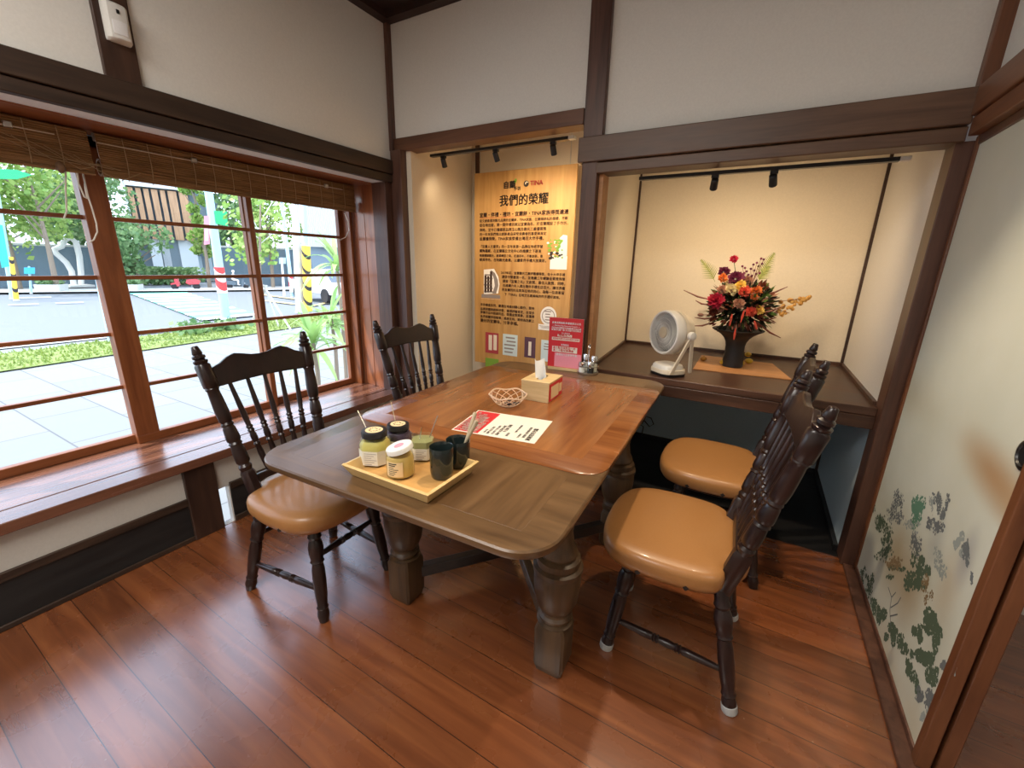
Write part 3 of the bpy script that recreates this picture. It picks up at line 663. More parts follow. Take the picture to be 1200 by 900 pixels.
# ------------------------------------------------------------------ things on the table
def rpx(p, w): return (w/2)*((p-CAM).dot(_f))/FPX
def hpx(p, u, v): return PT(u, v, y=p.y).z - p.z
TZ = .7519; TL = .7480
ty_ = thing('serving_tray', 'light bamboo tray holding jars and dark cups on the near table leaf', 'tray', (-.447, .783, TL))
hx, hy_ = .152, .108
MB().loft([[Vector((x, y, z)) for x, y in rrect(-hx+e, hx-e, -hy_+e, hy_-e, .006, 2)] for z, e in ((0, .020), (.008, .018))]).build('tray_base', M['bamboo_inner'], ty_)
for (sx, sy, L, ang) in ((0, -1, hx, 0), (0, 1, hx, PI), (-1, 0, hy_, -PI/2), (1, 0, hy_, PI/2)):
    D = hy_ if sx == 0 else hx
    R = Matrix.Rotation(ang, 3, 'Z')
    sec = [(-D+.018, 0), (-D, .034), (-D+.009, .036), (-D+.026, .006)]
    MB().loft([[R @ Vector((q*(L+(-D-y if 0 else 0)-(0 if True else 0)) * (1 if z > .02 else (L-.018)/L), y, z)) for y, z in sec] for q in (-1, 1)]).build('tray_side', M['bamboo_wood'], ty_, bevel=.001)
JZ = TL+.0085
def base_at(u, v): return PT(u, v, z=JZ)
def octo(r, k=.55): return [(-r, -r*k), (-r*k, -r), (r*k, -r), (r, -r*k), (r, r*k), (r*k, r), (-r*k, r), (-r, r*k)]
def black_jar(lab, p, r, h, rz, fill, blk=True):
    o = thing('condiment_jar', lab, 'jar', p, rz, 'jars on the bamboo tray')
    def ring(s, z): return [Vector((x*s, y*s, z)) for x, y in octo(r)]
    hb = h*.79 if blk else h*.8
    MB().loft([ring(.88, 0), ring(1, .004), ring(1, hb*.82), ring(.86, hb), ring(.80, hb+.006)]).build('jar_body', M['clear'], o, bevel=.001)
    MB().loft([ring(.82, .004), ring(.95, .007), ring(.95, hb*(.78 if blk else .9)), ring(.8, hb*(.92 if blk else .92))]).build('contents', M[fill], o)
    lb = MB()
    for k in (0, 1, 2, 7):
        pts = octo(r*1.012); a = pts[(2*k) % 8] if 0 else pts[k]; b = pts[(k+1) % 8]
        lb.quad((a[0], a[1], .006), (b[0], b[1], .006), (b[0], b[1], hb*.62), (a[0], a[1], hb*.62))
    lb.build('paper_label', M['label_paper'], o, smooth=False)
    ink = MB()
    a, b = Vector((-r*.55, -r*1.02)), Vector((r*.55, -r*1.02))
    for k in range(6):
        z = hb*(.12+.08*k); ink.quad((a.x*.8, a.y, z), (a.x*.8+1.1*r*(.5+.35*((k*7) % 3)/2), a.y, z), (a.x*.8+1.1*r*(.5+.35*((k*7) % 3)/2), a.y, z+.0016), (a.x*.8, a.y, z+.0016))
    ink.build('label_print', M['grey_print'], o, smooth=False)
    if blk:
        rl = r*.93
        MB().lathe([(hb+.002, rl*.94), (hb+.004, rl), (h-.003, rl), (h, rl*.96), (h+.0002, rl*.9)], (0, 0, 0), (0, 0, 1), 28, frac=False).build('lid', M['black_plastic'], o)
        MB().lathe([(h, rl*.68), (h+.0006, rl*.68)], (0, 0, 0), (0, 0, 1), 24, frac=False).build('lid_sticker', M['label_cream'], o)
        g = MB(); rg = random.Random(2)
        for k in range(14):
            t = 2*PI*k/14; q = rl*(.25+.2*rg.random()); g.box(q*math.cos(t)-.0022, q*math.cos(t)+.0022, q*math.sin(t)-.0014, q*math.sin(t)+.0014, h+.0006, h+.0009)
        g.build('sticker_print', M['ink_brown'], o, smooth=False)
    return o
p1 = base_at(441, 541); r1 = rpx(p1, 31); h1 = hpx(p1, 443, 505)
j1 = black_jar('black-lidded jar with pale paper label, leftmost on the tray', p1, r1, h1, rad(24), 'yellow_bits')
pb = base_at(468, 527); rb = rpx(pb, 27); hb = hpx(pb, 468, 497)
jb = black_jar('black-lidded jar of dark jam standing at the back of the tray', pb, rb, hb, rad(10), 'purple_jam')
p3 = base_at(496, 536); r3 = rpx(p3, 25); h3 = hpx(p3, 493, 506)
j3 = black_jar('open glass jar of olive paste behind the white-lidded jar', p3, r3, h3/.8*.82, rad(30), 'olive_paste', False)
p2 = base_at(470, 556); r2 = rpx(p2, 32); h2 = hpx(p2, 464, 520)
j2 = thing('condiment_jar', 'round jar of yellow paste with a tilted white lid, at the front of the tray', 'jar', p2, 0, 'jars on the bamboo tray')
MB().lathe([(0, r2*.85), (.004, r2), (h2*.62, r2), (h2*.74, r2*.9), (h2*.80, r2*.84), (h2*.88, r2*.84)], (0, 0, 0), (0, 0, 1), 28, frac=False).build('jar_body', M['clear'], j2)
MB().lathe([(.003, r2*.8), (.006, r2*.95), (h2*.6, r2*.95), (h2*.7, r2*.85)], (0, 0, 0), (0, 0, 1), 28, frac=False).build('contents', M['mustard'], j2)
lm = MB(); N_ = 12
va = math.atan2(CAM.y-p2.y, CAM.x-p2.x)
arc = [va-1.15+1.3*k/N_ for k in range(N_+1)]
lm.loft([[Vector((r2*1.008*math.cos(t), r2*1.008*math.sin(t), z)) for t in arc] for z in (h2*.12, h2*.6)], closed=False)
lm.build('paper_label', M['label_cream'], j2)
lm = MB()
for k in range(7):
    z = h2*(.17+.06*k); n_ = 5+((k*5) % 4)
    lm.loft([[Vector((r2*1.014*math.cos(t), r2*1.014*math.sin(t), zz)) for t in arc[2:2+n_]] for zz in (z, z+h2*(.022 if k < 5 else .035))], closed=False)
lm.build('label_print', M['ink'], j2)
tl = Matrix.Rotation(rad(9), 3, 'X') @ Matrix.Rotation(rad(-12), 3, 'Y')
lid = MB(); zc = h2*.90
lid.lathe([(-.007, r2*.93), (-.006, r2*.97), (.004, r2*.97), (.007, r2*.93), (.0075, r2*.8)], (0, 0, 0), (0, 0, 1), 28, frac=False)
lid.v = [tuple(tl @ Vector(p) + Vector((0, 0, zc))) for p in lid.v]; lid.build('lid', M['white_plastic'], j2)
s = MB().lathe([(.0077, r2*.36), (.0081, r2*.36)], (0, 0, 0), (0, 0, 1), 20, frac=False).lathe([(.0077, r2*.2), (.0083, r2*.2)], (0, 0, 0), (0, 0, 1), 16, frac=False)
s.v = [tuple(tl @ Vector(p) + Vector((0, 0, zc))) for p in s.v]; s.build('lid_emblem', M['pink_print'], j2)
def spoon(lab, u0, v0, yy0, base, mat='steel'):
    a = PT(u0, v0, y=yy0); o = thing('long_spoon', lab, 'spoon', base, group='spoons in the jars')
    d = a-Vector(base)
    MB().tube([(0, 0, 0), d*.5, d], [.0011, .0012, .0014], 6).build('handle', M[mat], o)
    MB().sphere((0, 0, .004), .008, 8, 5, (1, .8, .45)).build('spoon_bowl', M[mat], o)
    return o
spoon('thin metal spoon handle leaning out of the leftmost jar', 419, 481, p1.y+.02, p1+Vector((-.005, .01, .03)))
spoon('pale spoon handle standing in the rear black-lidded jar', 458, 470, pb.y+.03, pb+Vector((-.003, .006, .03)), 'stick_wood')
spoon('shorter metal spoon leaning in the open olive jar', 494, 501, p3.y-.012, p3+Vector((-.012, -.006, .03)))
spoon('longer metal spoon leaning right out of the open olive jar', 513, 487, p3.y+.04, p3+Vector((.004, .008, .03)))
def cup(lab, u, v, ut, vt, w):
    p = base_at(u, v); r = rpx(p, w); h = hpx(p, ut, vt); o = thing('tumbler', lab, 'cup', p, group='dark cups on the tray')
    MB().lathe([(0, r*.80), (.003, r*.88), (h*.2, r*.96), (h*.6, r*.99), (h-.002, r), (h, r*.98), (h-.002, r*.94), (h*.5, r*.9), (.008, r*.75), (.006, r*.05)], (0, 0, 0), (0, 0, 1), 30, frac=False).build('cup_body', M['cup'], o)
    return p, r, h
pc, rc, hc = cup('dark glazed tumbler at the front right of the tray', 518, 558, 518, 523, 28)
pc2, rc2, hc2 = cup('dark glazed tumbler holding wooden sticks at the back right of the tray', 537, 545, 531, 513, 28)
for k, (u, v, yy, lab) in enumerate(((557, 483, pc2.y+.05, 'longer pale wooden stick in the rear dark tumbler'), (559, 493, pc2.y+.02, 'shorter pale wooden stick in the rear dark tumbler'))):
    a = PT(u, v, y=yy); b = pc2+Vector((.010-.020*k, -.012+.016*k, .01)); d = a-b
    o = MB().tube([(0, 0, 0), d*.5, d*.97, d], [.003, .0042, .006, .004], 8).build('wooden_stick', M['stick_wood']); o.location = b; tag(o, lab, 'utensil', 'sticks in the rear tumbler')

# menu sheet
def text(body, size, Mx, mat, parent=None, name='lettering', width=None, align='LEFT', bold=.03):
    c = bpy.data.curves.new('txt', 'FONT'); c.body = body; c.size = size; c.resolution_u = 2; c.align_x = align
    o = bpy.data.objects.new('txt', c); COL.objects.link(o)
    dg = bpy.context.evaluated_depsgraph_get(); dg.update()
    me = bpy.data.meshes.new_from_object(o.evaluated_get(dg)); bpy.data.objects.remove(o); bpy.data.curves.remove(c)
    if len(me.vertices) and width:
        xs = [v.co.x for v in me.vertices]; k = width/max(max(xs)-min(xs), 1e-6); me.transform(Matrix.Scale(k, 4))
    if bold and len(me.vertices):            # heavier strokes: the same outline laid three times, slightly shifted
        hgt = max(v.co.y for v in me.vertices)-min(v.co.y for v in me.vertices); b2 = bmesh.new()
        for dx, dy in ((-1, 0), (1, .4), (0, -1)):
            m2 = me.copy(); m2.transform(Matrix.Translation((dx*bold*hgt, dy*bold*hgt, 0))); b2.from_mesh(m2); bpy.data.meshes.remove(m2)
        b2.to_mesh(me); b2.free()
    me.transform(Mx); me.materials.clear(); me.materials.append(mat)
    return me
def join_me(mes, name, mat, parent):
    bm = bmesh.new()
    for me in mes: bm.from_mesh(me); bpy.data.meshes.remove(me)
    out = bpy.data.meshes.new(name); bm.to_mesh(out); bm.free(); out.materials.append(mat)
    o = bpy.data.objects.new(name, out); COL.objects.link(o); o.parent = parent; return o
mn = thing('paper_menu', 'paper menu sheet with a red block lying on the tabletop', 'menu', (-.418, 1.229, TZ), rad(9.3))
MB().box(-.152, .152, -.112, .112, 0, .0008).build('sheet', M['paper'], mn)
MB().box(-.147, -.055, -.106, .106, .0008, .0011).build('red_block', M['red_print'], mn)
RotR = Matrix.Rotation(PI/2, 4, 'Z')
mes = [text(b, .011, Matrix.Translation((x, -.10, .0014)) @ RotR, None, width=w) for b, x, w in (('手工鮮果茶 Fruit Tea', -.128, .19), ('宜蘭金棗茶 熱飲 冰飲', -.112, .17), ('桂圓紅棗茶 洛神花茶', -.096, .18), ('牛奶鍋 海鮮鍋', -.08, .15), ('套餐加價享甜點一份', -.066, .12))]
join_me(mes, 'block_lettering', M['paper'], mn)
mes = [text(b, .011, Matrix.Translation((x, y, .0012)) @ RotR, None, width=w*.62) for b, x, y, w in (('單點 飲品', -.035, -.09, .05), ('咖啡 紅茶 綠茶', -.02, -.095, .11), ('花生厚片 巧克力厚片', -.004, -.095, .14), ('鬆餅 冰淇淋 蜂蜜', .014, -.095, .15), ('牛舌餅 蛋捲', .03, -.06, .12), ('鮮奶茶', .048, -.09, .05), ('小農牛乳 咖啡拿鐵', .066, -.05, .12), ('今日特餐', .088, -.09, .06), ('服務鈴 請至櫃台點餐', .105, -.08, .16), ('謝謝您的光臨', .128, -.098, .18))]
join_me(mes, 'menu_lettering', M['ink'], mn)

# wire basket with sweets
bk = thing('wire_basket', 'small open wire basket bowl of dark sweets on the tabletop', 'basket', PT(595, 475, z=TZ))
m = MB(); rt = .076; hB = .046
def bowl(t, a): r = .030+(rt-.030)*t**.7; return Vector((r*math.cos(a), r*math.sin(a), .003+hB*t**1.2))
for s in (-1, 1):
    for k in range(10):
        m.tube([bowl(i/8, 2*PI*k/10+s*i/8*1.25) for i in range(9)], .0017, 5)
m.tube([Vector(((rt+.002)*math.cos(2*PI*i/40), (rt+.002)*math.sin(2*PI*i/40), hB+.003+.004*math.sin(2*PI*i/8))) for i in range(41)], .0032, 6)
m.tube([Vector((.030*math.cos(2*PI*i/24), .030*math.sin(2*PI*i/24), .003)) for i in range(25)], .003, 6)
for k in range(3):
    a = PI*k/3; m.tube([(.03*math.cos(a), .03*math.sin(a), .003), (-.03*math.cos(a), -.03*math.sin(a), .003)], .0022, 5)
m.build('wire_bowl', M['wire_white'], bk)
for k, (x, y, lab) in enumerate(((.012, -.012, 'dark wrapped sweet at the front of the wire basket'), (.030, .008, 'dark wrapped sweet at the right of the wire basket'), (-.004, .014, 'dark wrapped sweet at the back of the wire basket'))):
    o = MB().sphere((0, 0, .0072), .011, 10, 6, (1, .8, .65)).tube([(-.017, 0, .0072), (-.011, 0, .0072)], [.007, .002], 6).tube([(.011, 0, .0072), (.017, 0, .0072)], [.002, .007], 6).build('wrapped_sweet', M['candy'])
    o.location = bk.location+Vector((x, y, .0052)); o.rotation_euler = (0, 0, .8*k+.3); tag(o, lab, 'sweet', 'sweets in the wire basket')

# tissue box
tx = thing('tissue_box', 'pale wooden tissue box with red printed side and a tissue pulled up', 'tissue box', (-.458, 1.625, TZ), rad(3))
m = MB(); a, b, h = .064, .082, .082
m.box(-a, a, -b, -b+.007, 0, h).box(-a, a, b-.007, b, 0, h).box(-a, -a+.007, -b+.007, b-.007, 0, h).box(a-.007, a, -b+.007, b-.007, 0, h)
m.build('box_wall', M['pine'], tx, bevel=.0012)
MB().box(-a-.001, -.012, -b-.001, b+.001, h, h+.006).box(.012, a+.001, -b-.001, b+.001, h, h+.006).box(-.012, .012, -b-.001, -.045, h, h+.006).box(-.012, .012, .045, b+.001, h, h+.006).build('box_lid', M['pine'], tx, bevel=.001)
MB().box(a, a+.0012, -b+.004, b-.004, .003, h-.003).build('side_print', M['red_print'], tx)
MB().box(a+.0012, a+.0018, -b+.024, b-.05, .012, h-.016).box(a+.0012, a+.0018, b-.045, b-.012, .022, h-.022).build('side_picture', M['label_cream'], tx)
rings = []
for i in range(9):
    t = i/8; rings.append([Vector((-.012*t+(.026-.006*t)*math.cos(PI*q/6)*(1 if t > .2 else .6), -.012+(.012-.008*t)*math.sin(PI*q/3)+.010*t*math.sin(q), .06+.108*t+.006*math.sin(q*1.3))) for q in range(7)])
MB().loft(rings, closed=False).build('tissue', M['tissue'], tx)

# red notice stand
ns = thing('notice_stand', 'upright red printed notice in a clear stand with wooden foot at the far table end', 'sign', (-.578, 2.158, TL), rad(6))
MB().box(-.092, .092, -.022, .03, 0, .014).build('wooden_foot', M['pine'], ns, bevel=.002)
MB().box(-.098, .098, -.004, .010, .012, .292).build('clear_holder', M['clear'], ns)
MB().box(-.097, .097, -.006, -.0045, .014, .290).build('notice_card', M['red_print'], ns)
MB().box(-.090, .094, .016, .018, .020, .288).build('back_card', M['paper_white'], ns)
RX = Matrix.Rotation(PI/2, 4, 'X')
def tl_(b, x, z, w, y=-.0066): return text(b, .01, Matrix.Translation((x, y, z)) @ RX, None, width=w)
join_me([tl_('會員消費集點享優惠辦法公告', -.082, .258, .164), tl_('— Membership Rewards Program —', -.078, .244, .156), tl_('凡於本店消費即可累積點數兌換好禮', -.084, .231, .168), tl_('每滿百元集一點 生日當月加倍贈送', -.084, .220, .168), tl_('加入會員方式', -.024, .204, .048), tl_('兌換商品', -.024, .138, .044), tl_('掃描加入立即享好康', -.05, .082, .12)], 'notice_lettering', M['paper_white'], ns)
MB().box(-.046, .036, -.0068, -.006, .187, .200).box(-.078, .080, -.0068, -.006, .166, .182).box(-.074, .070, -.0068, -.006, .100, .132).build('notice_box', M['paper'], ns)
MB().box(-.058, .095, -.0064, -.006, .016, .095).build('notice_pink_block', M['pink_print'], ns)
join_me([tl_('掃碼加入', -.042, .190, .07, -.0072), tl_('填寫基本資料完成註冊即可使用', -.074, .171, .148, -.0072), tl_('滿十點兌換飲品一杯', -.07, .119, .13, -.0072), tl_('滿二十點兌換禮盒', -.07, .105, .12, -.0072)], 'box_lettering', M['red_print'], ns)

# condiment caddy
cdp = PT(688.5, 437.5, z=TL)
cd = thing('condiment_caddy', 'chrome caddy for small shakers at the far right table corner', 'caddy', cdp, rad(4))
m = MB().lathe([(0, .001), (0, .052), (.004, .056), (.012, .057), (.013, .055), (.005, .052), (.005, .001)], (0, 0, 0), (0, 0, 1), 30, frac=False)
m.build('base_dish', M['steel'], cd)
m = MB().tube([(0, 0, .005), (0, 0, .13)], .003, 8).tube([Vector((0, .016*math.sin(t), .146-.016*math.cos(t))) for t in [2*PI*k/16 for k in range(17)]], .003, 6)
m.tube([Vector((.056*math.cos(t), .056*math.sin(t), .045)) for t in [2*PI*k/32 for k in range(33)]], .002, 5)
m.build('carry_handle', M['chrome'], cd)
for k, (x, y, h, fill, lab) in enumerate(((-.026, -.024, .062, 'paper_white', 'short clear shaker of white salt, front left in the caddy'), (.024, -.026, .07, 'black_matte', 'short clear shaker of dark pepper, front right in the caddy'), (-.022, .026, .098, 'paper_white', 'tall chrome-topped shaker, back left in the caddy'), (.026, .024, .092, 'label_paper', 'tall chrome-topped shaker, back right in the caddy'))):
    o = thing('spice_shaker', lab, 'shaker', cdp+Vector((x, y, .0055)), 0, 'shakers in the caddy')
    MB().lathe([(0, .015), (.003, .018), (h*.68, .018), (h*.72, .016)], (0, 0, 0), (0, 0, 1), 16, frac=False).build('shaker_body', M['clear'], o)
    MB().lathe([(.003, .014), (.005, .0165), (h*.5, .0165)], (0, 0, 0), (0, 0, 1), 16, frac=False).build('contents', M[fill], o)
    MB().lathe([(h*.68, .0185), (h*.94, .0185), (h, .015), (h+.001, .006)], (0, 0, 0), (0, 0, 1), 18, frac=False).build('shaker_cap', M['chrome'], o)

# ------------------------------------------------------------------ desk things
bm_ = thing('wooden_runner', 'orange-brown thin wooden board under the vase on the desk', 'board', (0, 0, ZD))
q = [PT(u, v, z=ZD) for u, v in ((812, 433), (928, 446), (905, 427), (822, 417))]
MB().loft([[Vector((p.x, p.y, z)) for p in q] for z in (0, .006)]).build('board', M['mat_wood'], bm_, bevel=.001)
vp = Vector((.236, 2.80, ZD+.006))
va_ = thing('flared_vase', 'matte black vase flaring wide at the rim on the desk', 'vase', vp)
MB().lathe([(0, .052), (.004, .056), (.03, .056), (.09, .051), (.125, .051), (.15, .057), (.172, .07), (.19, .088), (.205, .112), (.217, .135), (.222, .139), (.224, .136), (.213, .11), (.19, .08), (.165, .05), (.12, .036), (.1, .001)], (0, 0, 0), (0, 0, 1), 36, frac=False).build('vase_body', M['black_matte'], va_)
# bouquet
bq = thing('flower_arrangement', 'autumn arrangement of red and orange flowers, berries and ferns in the black vase', 'flowers', vp+Vector((0, 0, .2)))
FL = {k: leaf_mat('petal_'+k, a, c) for k, a, c in (('crimson', (.30, .01, .03), (.55, .03, .08)), ('plum', (.09, .012, .04), (.2, .03, .08)), ('orange', (.6, .13, .03), (.8, .3, .08)), ('coral', (.6, .06, .04), (.75, .16, .1)), ('yellow', (.7, .45, .06), (.85, .65, .2)), ('pale', (.55, .45, .25), (.75, .7, .45)), ('blush', (.35, .17, .12), (.5, .28, .2)), ('dark', (.01, .012, .01), (.03, .04, .02)), ('green', (.05, .11, .02), (.13, .22, .05)), ('fern', (.15, .19, .03), (.32, .34, .08)), ('rust', (.13, .03, .02), (.26, .07, .04)), ('gold', (.6, .3, .06), (.8, .5, .15)))}
BO = bq.location
def fp(u, v, dy=0): return PT(u, v, y=2.8+dy)-BO
def blossom(p, r, k, n=26, seed=1):
    rg = random.Random(seed); m = MB(); face = Vector((.1, -.85, .45)).normalized()
    a = face.cross(Vector((0, 0, 1))).normalized(); b = a.cross(face)
    for i in range(n):
        t = i*2.4; el = (i/n)**.6; d = (face*(1.05-el*1.1)+(a*math.cos(t)+b*math.sin(t))*el).normalized()
        s_ = d.cross(face); s_ = s_.normalized() if s_.length > 1e-4 else a
        q0 = p+d*r*.12; q1 = p+d*r*(.75+.25*rg.random()); w_ = r*.26; up = face*r*.12
        m.add([q0, q0.lerp(q1, .6)+s_*w_+up, q1, q0.lerp(q1, .6)-s_*w_+up], [(0, 1, 2, 3)])
    m.build('blossom', FL[k], bq, smooth=False)
def stem(m, p, q, r=.0016, sag=0):
    mid = (p+q)/2+Vector((0, 0, sag)); m.tube([p, mid, q], r, 5)
for i, (u, v, dy, px, k) in enumerate([(839, 353, -.12, 10, 'crimson'), (862, 327, -.06, 10, 'plum'), (848, 319, -.02, 7, 'plum'), (860, 304, .0, 5, 'crimson'), (852, 318, -.04, 4, 'plum'), (872, 342, -.11, 8, 'coral'), (886, 341, -.08, 7, 'orange'), (884, 348, -.1, 5, 'orange'), (847, 326, -.08, 6, 'orange'), (868, 335, -.1, 7, 'yellow'), (890, 364, -.12, 6, 'yellow'), (880, 366, -.13, 7, 'coral'), (857, 340, -.1, 8, 'pale'), (846, 340, -.1, 6, 'blush'), (876, 330, -.02, 7, 'blush'), (866, 356, -.14, 7, 'blush'), (836, 366, -.1, 6, 'rust'), (844, 362, -.1, 5, 'blush'), (855, 332, -.06, 6, 'pale'), (895, 336, 0, 6, 'rust')]):
    p = fp(u, v, dy); blossom(p, px*((p+BO-CAM).dot(_f))/FPX*1.15, k, 30, i)
stm = MB()
for (u, v, dy) in ((860, 306, 0), (848, 321, -.02), (862, 329, -.06), (852, 320, -.04), (847, 328, -.08)): stem(stm, Vector((.01, -.02, .1)), fp(u, v, dy), .0018)
stm.build('flower_stem', FL['green'], bq)
m = MB(); rg = random.Random(4)
for k in range(1150):
    d = Vector((rg.gauss(0, 1), rg.gauss(0, 1), rg.gauss(.25, .8))).normalized(); q = Vector((d.x*.15, d.y*.13, d.z*.13))*(.2+.8*rg.random())+Vector((0, 0, .145))
    if q.z < .04: q.z = .035+.05*rg.random(); q.x *= .85; q.y *= .85
    s_ = Vector((rg.gauss(0, 1), rg.gauss(0, 1), rg.gauss(0, 1))).cross(d).normalized(); L = .022+.035*rg.random(); w_ = L*.22
    m.add([q, q+d*L*.5+s_*w_, q+d*L, q+d*L*.5-s_*w_], [(0, 1, 2, 3)])
h = len(m.f)
fo = m.build('leafage', [FL['dark']], bq, smooth=False); tag(fo, kind='stuff')
for kk, n_, sp_ in (('green', 150, 9), ('rust', 170, 12), ('blush', 60, 15)):
    m = MB(); rg = random.Random(sp_)
    for k in range(n_):
        d = Vector((rg.gauss(0, 1), rg.gauss(-.3, 1), rg.gauss(.2, .8))).normalized(); q = Vector((d.x*.165, d.y*.14, d.z*.145))*(.75+.3*rg.random())+Vector((0, 0, .145))
        if q.z < .055: q.z = .055+.03*rg.random(); q.x *= .75
        s_ = Vector((rg.gauss(0, 1), rg.gauss(0, 1), rg.gauss(0, 1))).cross(d).normalized(); L = .02+.035*rg.random(); w_ = L*.18
        m.add([q, q+d*L*.5+s_*w_, q+d*L, q+d*L*.5-s_*w_], [(0, 1, 2, 3)])
    tag(m.build('sprig', FL[kk], bq, smooth=False), kind='stuff')
def frond(tip, base, k='fern', w=.03, n=16):
    m = MB(); d = (tip-base); s_ = d.normalized().cross(Vector((0, -1, .2))).normalized()
    m.tube([base, base+d*.5+Vector((0, 0, .008)), tip], .0013, 4)
    for i in range(2, n):
        t = i/n; p = base+d*t+Vector((0, 0, .016*t*(1-t)*2)); L = w*(1-t)*1.5+.005
        for sg in (-1, 1):
            q = p+s_*sg*L+d.normalized()*L*.7; x = d.normalized()*.0042
            m.add([p-x, q, p+x], [(0, 1, 2)])
    m.build('fern_frond', FL[k], bq, smooth=False)
frond(fp(821, 304, -.03), fp(838, 330, -.03), w=.035); frond(fp(908, 296, -.01), fp(890, 326, -.01), w=.035); frond(fp(902, 312, -.01), fp(888, 330, -.02), w=.03)
m = MB(); st_ = MB(); rg = random.Random(8)
for (u, v) in ((870, 312), (873, 314), (875, 318), (880, 315), (884, 317), (887, 308), (889, 312), (892, 303), (895, 304), (886, 321), (890, 320), (893, 309), (872, 320), (877, 322), (881, 323), (883, 310)):
    p = fp(u, v, -.03+.03*rg.random()); m.sphere(p, .0065, 8, 5); stem(st_, fp(876, 345, -.02), p, .001)
m.build('berries', FL['plum'], bq); st_.build('berry_stem', FL['rust'], bq)
m = MB()
for (u0, v0, u1, v1, dy) in ((835, 352, 801, 340, -.05), (830, 357, 815, 352, -.07), (895, 345, 923, 336, -.02), (885, 368, 921, 358, -.1), (890, 375, 910, 372, -.08), (890, 380, 915, 396, -.1), (893, 350, 914, 349, -.04), (838, 372, 814, 372, -.08), (835, 378, 812, 382, -.08), (890, 370, 908, 379, -.05)):
    p, q = fp(u0, v0, dy), fp(u1, v1, dy); MB().tube([p, p.lerp(q, .5)+Vector((0, 0, -.008)), q], [.004, .0055, .002], 6).build('dark_twig', FL['rust'], bq)
m = MB()
for (u0, v0, u1, v1) in ((858, 368, 855, 382), (872, 364, 868, 378), (862, 385, 860, 398), (884, 376, 887, 386)):
    p, q = fp(u0, v0, -.15), fp(u1, v1, -.155); MB().tube([p, p.lerp(q, .5), q], [.004, .007, .003], 6).build('red_pod', FL['coral'], bq)
m = MB(); rg = random.Random(6)
for k in range(46):
    t = rg.random(); p = fp(912+38*t+rg.uniform(-4, 4), 362-14*t+rg.uniform(-9, 9)*(1.1-t), 0); r = .005+.008*rg.random()
    m.sphere(p, r, 6, 4, (1, .5, 1))
m.build('golden_spray', FL['gold'], bq); st_ = MB(); stem(st_, fp(893, 356, -.02), fp(946, 349, 0), .0015); stem(st_, fp(893, 356, -.02), fp(925, 367, 0), .0015); st_.build('spray_stem', FL['rust'], bq)
m = MB()
for (u, v) in ((817, 379), (815, 352)):
    pass
m.sphere(fp(821, 369, -.05), .012, 8, 6, (1.5, 1, .9)); m.tube([fp(825, 369, -.05), fp(835, 368, -.06)], .002, 5); m.build('seed_pod', FL['blush'], bq)
# ornamental gourds
for (u, v, z, r, k, lab) in ((848, 428, ZD+.006, .020, 'gourd', 'yellow mini gourd left of the black vase foot'), (867, 429, ZD+.006, .020, 'gourd', 'yellow mini gourd at the front right of the vase foot'), (877, 426, ZD+.006, .018, 'gourd', 'lower yellow mini gourd beyond the right of the vase foot'), (824, 423, ZD+.006, .016, 'gold', 'brownish mini gourd lying alone between fan and vase')):
    o = thing('ornamental_gourd', lab, 'gourd', PT(u, v, z=z), 0, 'small gourds around the vase')
    m = MB(); rings = []
    for i in range(9):
        th = PI*i/8; rings.append([Vector((max(math.sin(th), .02)*r*1.15*(1+.08*math.cos(6*2*PI*j/24))*math.cos(2*PI*j/24), max(math.sin(th), .02)*r*1.15*(1+.08*math.cos(6*2*PI*j/24))*math.sin(2*PI*j/24), r*.9-r*.9*math.cos(th))) for j in range(24)])
    m.loft(rings).build('gourd_body', M[k], o); MB().tube([(0, 0, r*1.7), (.002, 0, r*2.05)], [.003, .002], 6).build('stem', FL['fern'], o)
o = thing('ornamental_gourd', 'striped mini gourd stacked on top of another, right of the vase', 'gourd', PT(875, 424, z=ZD+.006)+Vector((0, 0, .0335)), 0, 'small gourds around the vase')
MB().lathe([(0, .004), (.002, .012), (.012, .02), (.024, .017), (.03, .004)], (0, 0, 0), (0, 0, 1), 20, frac=False).build('gourd_body', M['gourd'], o); MB().lathe([(.011, .0206), (.014, .0206)], (0, 0, 0), (0, 0, 1), 20, frac=False).build('stripe', FL['green'], o)

# table fan
fb = Vector((-.050, 2.405, ZD))
fan = thing('desk_fan', 'round white desk fan on a beige tilting stand on the desk', 'fan', fb)
N3 = Vector((-.66, -.75, .04)).normalized(); A3 = N3.cross(Vector((0, 0, 1))).normalized(); U3 = A3.cross(N3)
Cf = PT(777.5, 389.5, y=2.36)-fb; RF = .118
def F(x, y, d): return Cf + A3*x + U3*y - N3*d
m = MB()
def fring(r, d, n=40): return [F(r*math.cos(2*PI*k/n), r*math.sin(2*PI*k/n), d) for k in range(n)]
m.loft([fring(RF*.88, .004), fring(RF*.90, -.003), fring(RF*.97, -.003), fring(RF, .006), fring(RF*1.0, .045), fring(RF*.97, .05), fring(RF*.9, .085), fring(RF*.78, .115), fring(RF*.5, .13), fring(RF*.1, .132)], caps=False)
m.build('fan_drum', M['white_plastic'], fan)
m = MB()
for k in range(11): m.loft([fring(RF*(.985-.018*k if k > 2 else .985), .055+.0065*k), fring(RF*(1.0-.018*k if k > 2 else 1.0), .0555+.0065*k), fring(RF*(1.0-.018*k if k > 2 else 1.0), .0585+.0065*k), fring(RF*(.985-.018*k if k > 2 else .985), .059+.0065*k)], caps=False)
m.build('rear_grille', M['cream_plastic'], fan)
MB().loft([fring(RF*.86, .03), fring(RF*.86, .033)]).build('inner_shadow_plate', M['dark_gap'], fan)
m = MB()
